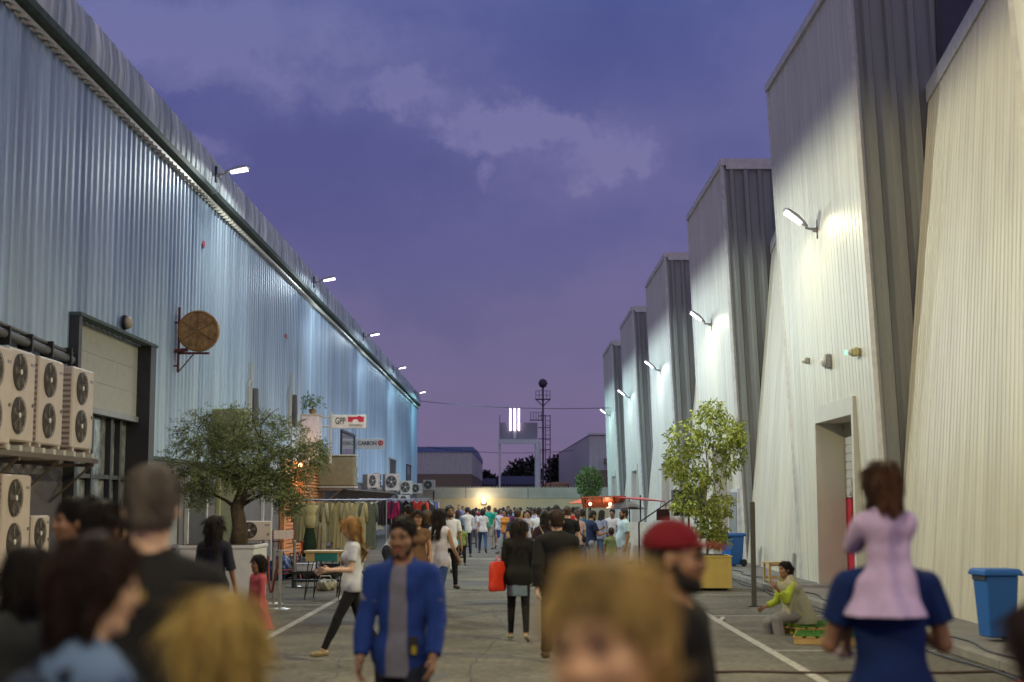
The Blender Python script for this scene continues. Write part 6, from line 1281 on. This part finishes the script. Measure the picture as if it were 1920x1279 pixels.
crowd('bald man in a violet shirt far off by the back wall', 860, 946, 72.0, -10, 'm', ('tee', (.2, .2, .42)), ('jeans', BLACK), ('buzz', HBR), 0, STAND)
crowd('man in an ash grey shirt far off by the back wall', 868, 949, 76.0, 30, 'm', ('tee', GREY), ('jeans', JEANS), ('short', HBR), 0, STAND)
crowd('man in a dark navy t-shirt with broad shoulders walking away mid lane', 970, 951, 33.0, 182, 'm', ('tee', (.02, .03, .06)), ('trousers', KHAKI), ('short', HBR), 0, WALK, bl=1.12)
crowd('man in a light blue striped shirt at the far end of the lane', 953, 949, 62.0, 0, 'm', ('tee', LBL), ('jeans', JEANS), ('short', HB), 1, STAND)
crowd('person in a plum top with brown hair left of the navy shirt', 957, 955, 56.0, 190, 'f', ('tee', (.12, .05, .16)), ('jeans', BLACK), ('bob', HBR), 0, STAND)
crowd('woman in a pink flowered blouse between the men', 985, 959, 50.0, 20, 'f', ('blouse', (.50, .26, .30)), ('jeans', JEANS), ('long', HB, .22), 0, STAND)
crowd('young man in a pale blue shirt with a dark strap', 1004, 952, 46.0, 175, 'm', ('tee', (.36, .42, .60)), ('jeans', BLACK), ('short', HBR), 0, STAND, extra=('backpack',), face=(.10, .12, .2))
crowd('man in a lavender shirt near the middle of the crowd', 996, 951, 58.0, 195, 'm', ('long', (.38, .36, .56)), ('jeans', JEANS), ('short', HB), 1, STAND)
crowd('woman with thick curly dark hair carrying a beige shoulder bag', 1021, 954, 27.0, 200, 'f', ('tee', (.05, .03, .04)), ('jeans', BLACK), ('curly', HB, .22), 0, WALK2, extra=('shoulderbag',), face=(.40, .30, .20))
crowd('man in a charcoal shirt seen just behind the black sweatshirt', 1043, 947, 34.0, 178, 'm', ('tee', (.05, .05, .06)), ('jeans', BLACK), ('short', HB), 1, STAND)
crowd('man in a teal shirt at the back of the middle crowd', 1029, 950, 52.0, 160, 'm', ('tee', (.05, .2, .26)), ('jeans', JEANS), ('short', HB), 0, STAND)
crowd('man in a plain black t-shirt with light brown hair', 1064, 949, 30.5, 176, 'm', ('tee', (.012, .012, .014)), ('trousers', KHAKI), ('short', (.07, .035, .018)), 2, STAND, bl=1.08)
crowd('person in a bright red t-shirt behind the black t-shirt', 1075, 950, 41.0, 170, 'm', ('tee', (.42, .015, .03)), ('jeans', BLACK), ('short', HB), 0, STAND)
crowd('person in a blue checked shirt near the food stall', 1091, 955, 38.0, 210, 'm', ('tee', (.04, .13, .26)), ('jeans', JEANS), ('short', HB), 1, STAND)
crowd('bearded man in a navy polo facing right by the food stall', 1109, 957, 34.5, 110, 'm', ('tee', (.015, .025, .07)), ('trousers', (.22, .22, .25)), ('short', HB), 1, PHONE, extra=('beard',), bl=1.05)
crowd('woman in a grey sweater leaning at the stall counter', 1122, 960, 40.0, 140, 'f', ('long', (.22, .24, .34)), ('jeans', JEANS), ('long', HB, .2), 0, dict(STAND, lean=18), H=1.66)
crowd('cook in a white shirt behind the stall counter', 1150, 953, 41.0, -20, 'm', ('tee', WHITE), ('jeans', BLACK), ('short', HB), 1, dict(PHONE, lean=8))
crowd('stout man in a pale sky blue polo shirt and grey shorts', 1169, 953, 32.5, -72, 'm', ('polo', (.42, .58, .66), dict(belly=1)), ('shorts', (.32, .31, .33)), ('short', HB), 1, dict(STAND, ra=(-4, 8, 20), la=(-4, 8, 20)), extra=('beard',), bl=1.15)
crowd('boy in an olive green t-shirt with his back turned by the stall', 1146, 992, 33.5, 178, 'm', ('tee', (.16, .20, .09)), ('shorts', GREY), ('short', HB), 1, STAND, child=True)
crowd('woman in an ivory blouse and white trousers by the second clothes rail', 832, 955, 38.0, 35, 'f', ('blouse', (.60, .57, .50)), ('trousers', (.5, .5, .48)), ('long', HBR, .2), 0, WALK)
crowd('man in a white shirt with rolled sleeves behind the turquoise child', 876, 951, 49.0, 200, 'm', ('long', (.60, .60, .62), dict(sl=1.3)), ('jeans', (.03, .04, .08)), ('short', HB), 0, PHONE)
crowd('woman in a striped white and grey top holding her phone mid crowd', 992, 955, 43.0, -30, 'f', ('long', (.48, .48, .50)), ('jeans', JEANS), ('bob', HB), 0, PHONE)
crowd('tall man in a white t-shirt right of the navy shirt', 1011, 949, 38.0, 165, 'm', ('tee', (.58, .58, .60)), ('jeans', BLACK), ('short', HB), 1, WALK2)
crowd('woman in a pale rose top with a black crossbody bag by the black t-shirt', 1082, 956, 35.5, 195, 'f', ('tee', (.55, .36, .36)), ('jeans', JEANS), ('pony', HBR), 0, STAND, extra=('shoulderbag',))
_far = [('in a sky blue cap and top', 915, 951, 88, (.2, .35, .6), 'm'), ('in a magenta top', 938, 952, 66, (.45, .05, .25), 'f'), ('in a forest green top', 972, 951, 84, (.03, .12, .05), 'm'), ('in a coral top', 1007, 952, 86, (.55, .2, .14), 'f'), ('in an indigo top', 1024, 951, 72, (.06, .05, .25), 'm'), ('in a sandy beige top', 1046, 951, 76, (.42, .34, .22), 'm'), ('in a jet black top', 1066, 951, 80, (.012, .012, .014), 'm'), ('in a tomato red top', 898, 953, 90, (.5, .06, .03), 'm'), ('in a pearl white top', 888, 953, 58, (.6, .6, .62), 'f'), ('in a lilac top', 1000, 953, 54, (.36, .28, .5), 'f'), ('in a petrol blue top', 1016, 952, 49, (.03, .12, .18), 'm'), ('in a burnt orange top', 947, 954, 52, (.5, .2, .04), 'f'), ('in an ink blue top', 1080, 951, 49, (.02, .03, .1), 'm'), ('in a silver grey top', 1056, 953, 46, (.4, .41, .43), 'f'), ('in a mustard top', 976, 950, 66, (.4, .28, .05), 'm'), ('in a cobalt top', 1012, 951, 63, (.05, .1, .4), 'f'), ('in a rust coloured top', 1052, 952, 60, (.35, .12, .05), 'm'), ('in a cream top', 1036, 951, 68, (.5, .46, .36), 'f'),
        ('in a maroon top', 893, 952, 74, (.2, .03, .05), 'm'), ('in a mint green top', 928, 951, 78, (.2, .42, .3), 'f'), ('in a dark olive top', 944, 950, 70, (.08, .09, .04), 'm'), ('in a peach top', 1084, 950, 58, (.55, .3, .22), 'f'),
        ('in a slate grey top', 965, 950, 80, (.15, .17, .2), 'm'), ('in a pale lemon top', 1003, 951, 74, (.5, .5, .25), 'm'), ('in a dark purple top', 878, 951, 70, (.1, .04, .16), 'f'), ('in a tan top', 850, 951, 62, (.35, .24, .14), 'm'),
        ('in a steel blue top', 1019, 952, 80, (.14, .22, .33), 'm'), ('in an off white top', 989, 951, 70, (.55, .53, .5), 'm'), ('in a chocolate brown top', 1059, 951, 68, (.1, .05, .03), 'f'), ('in a crimson top', 910, 950, 82, (.4, .02, .06), 'm')]
for i, (d_, x, tp, D, col, sx) in enumerate(_far):
    crowd('distant %s %s and dark legwear in the far crowd' % ('woman' if sx == 'f' else 'man', d_), x, tp, D, [180, 20, 150, -40][i % 4], sx, ('tee', col), ('jeans', (JEANS, BLACK, GREY)[i % 3]), (('long', HB, .2) if sx == 'f' else ('short', HB)), i % 2, (STAND, WALK, WALK2)[i % 3], v=.026)
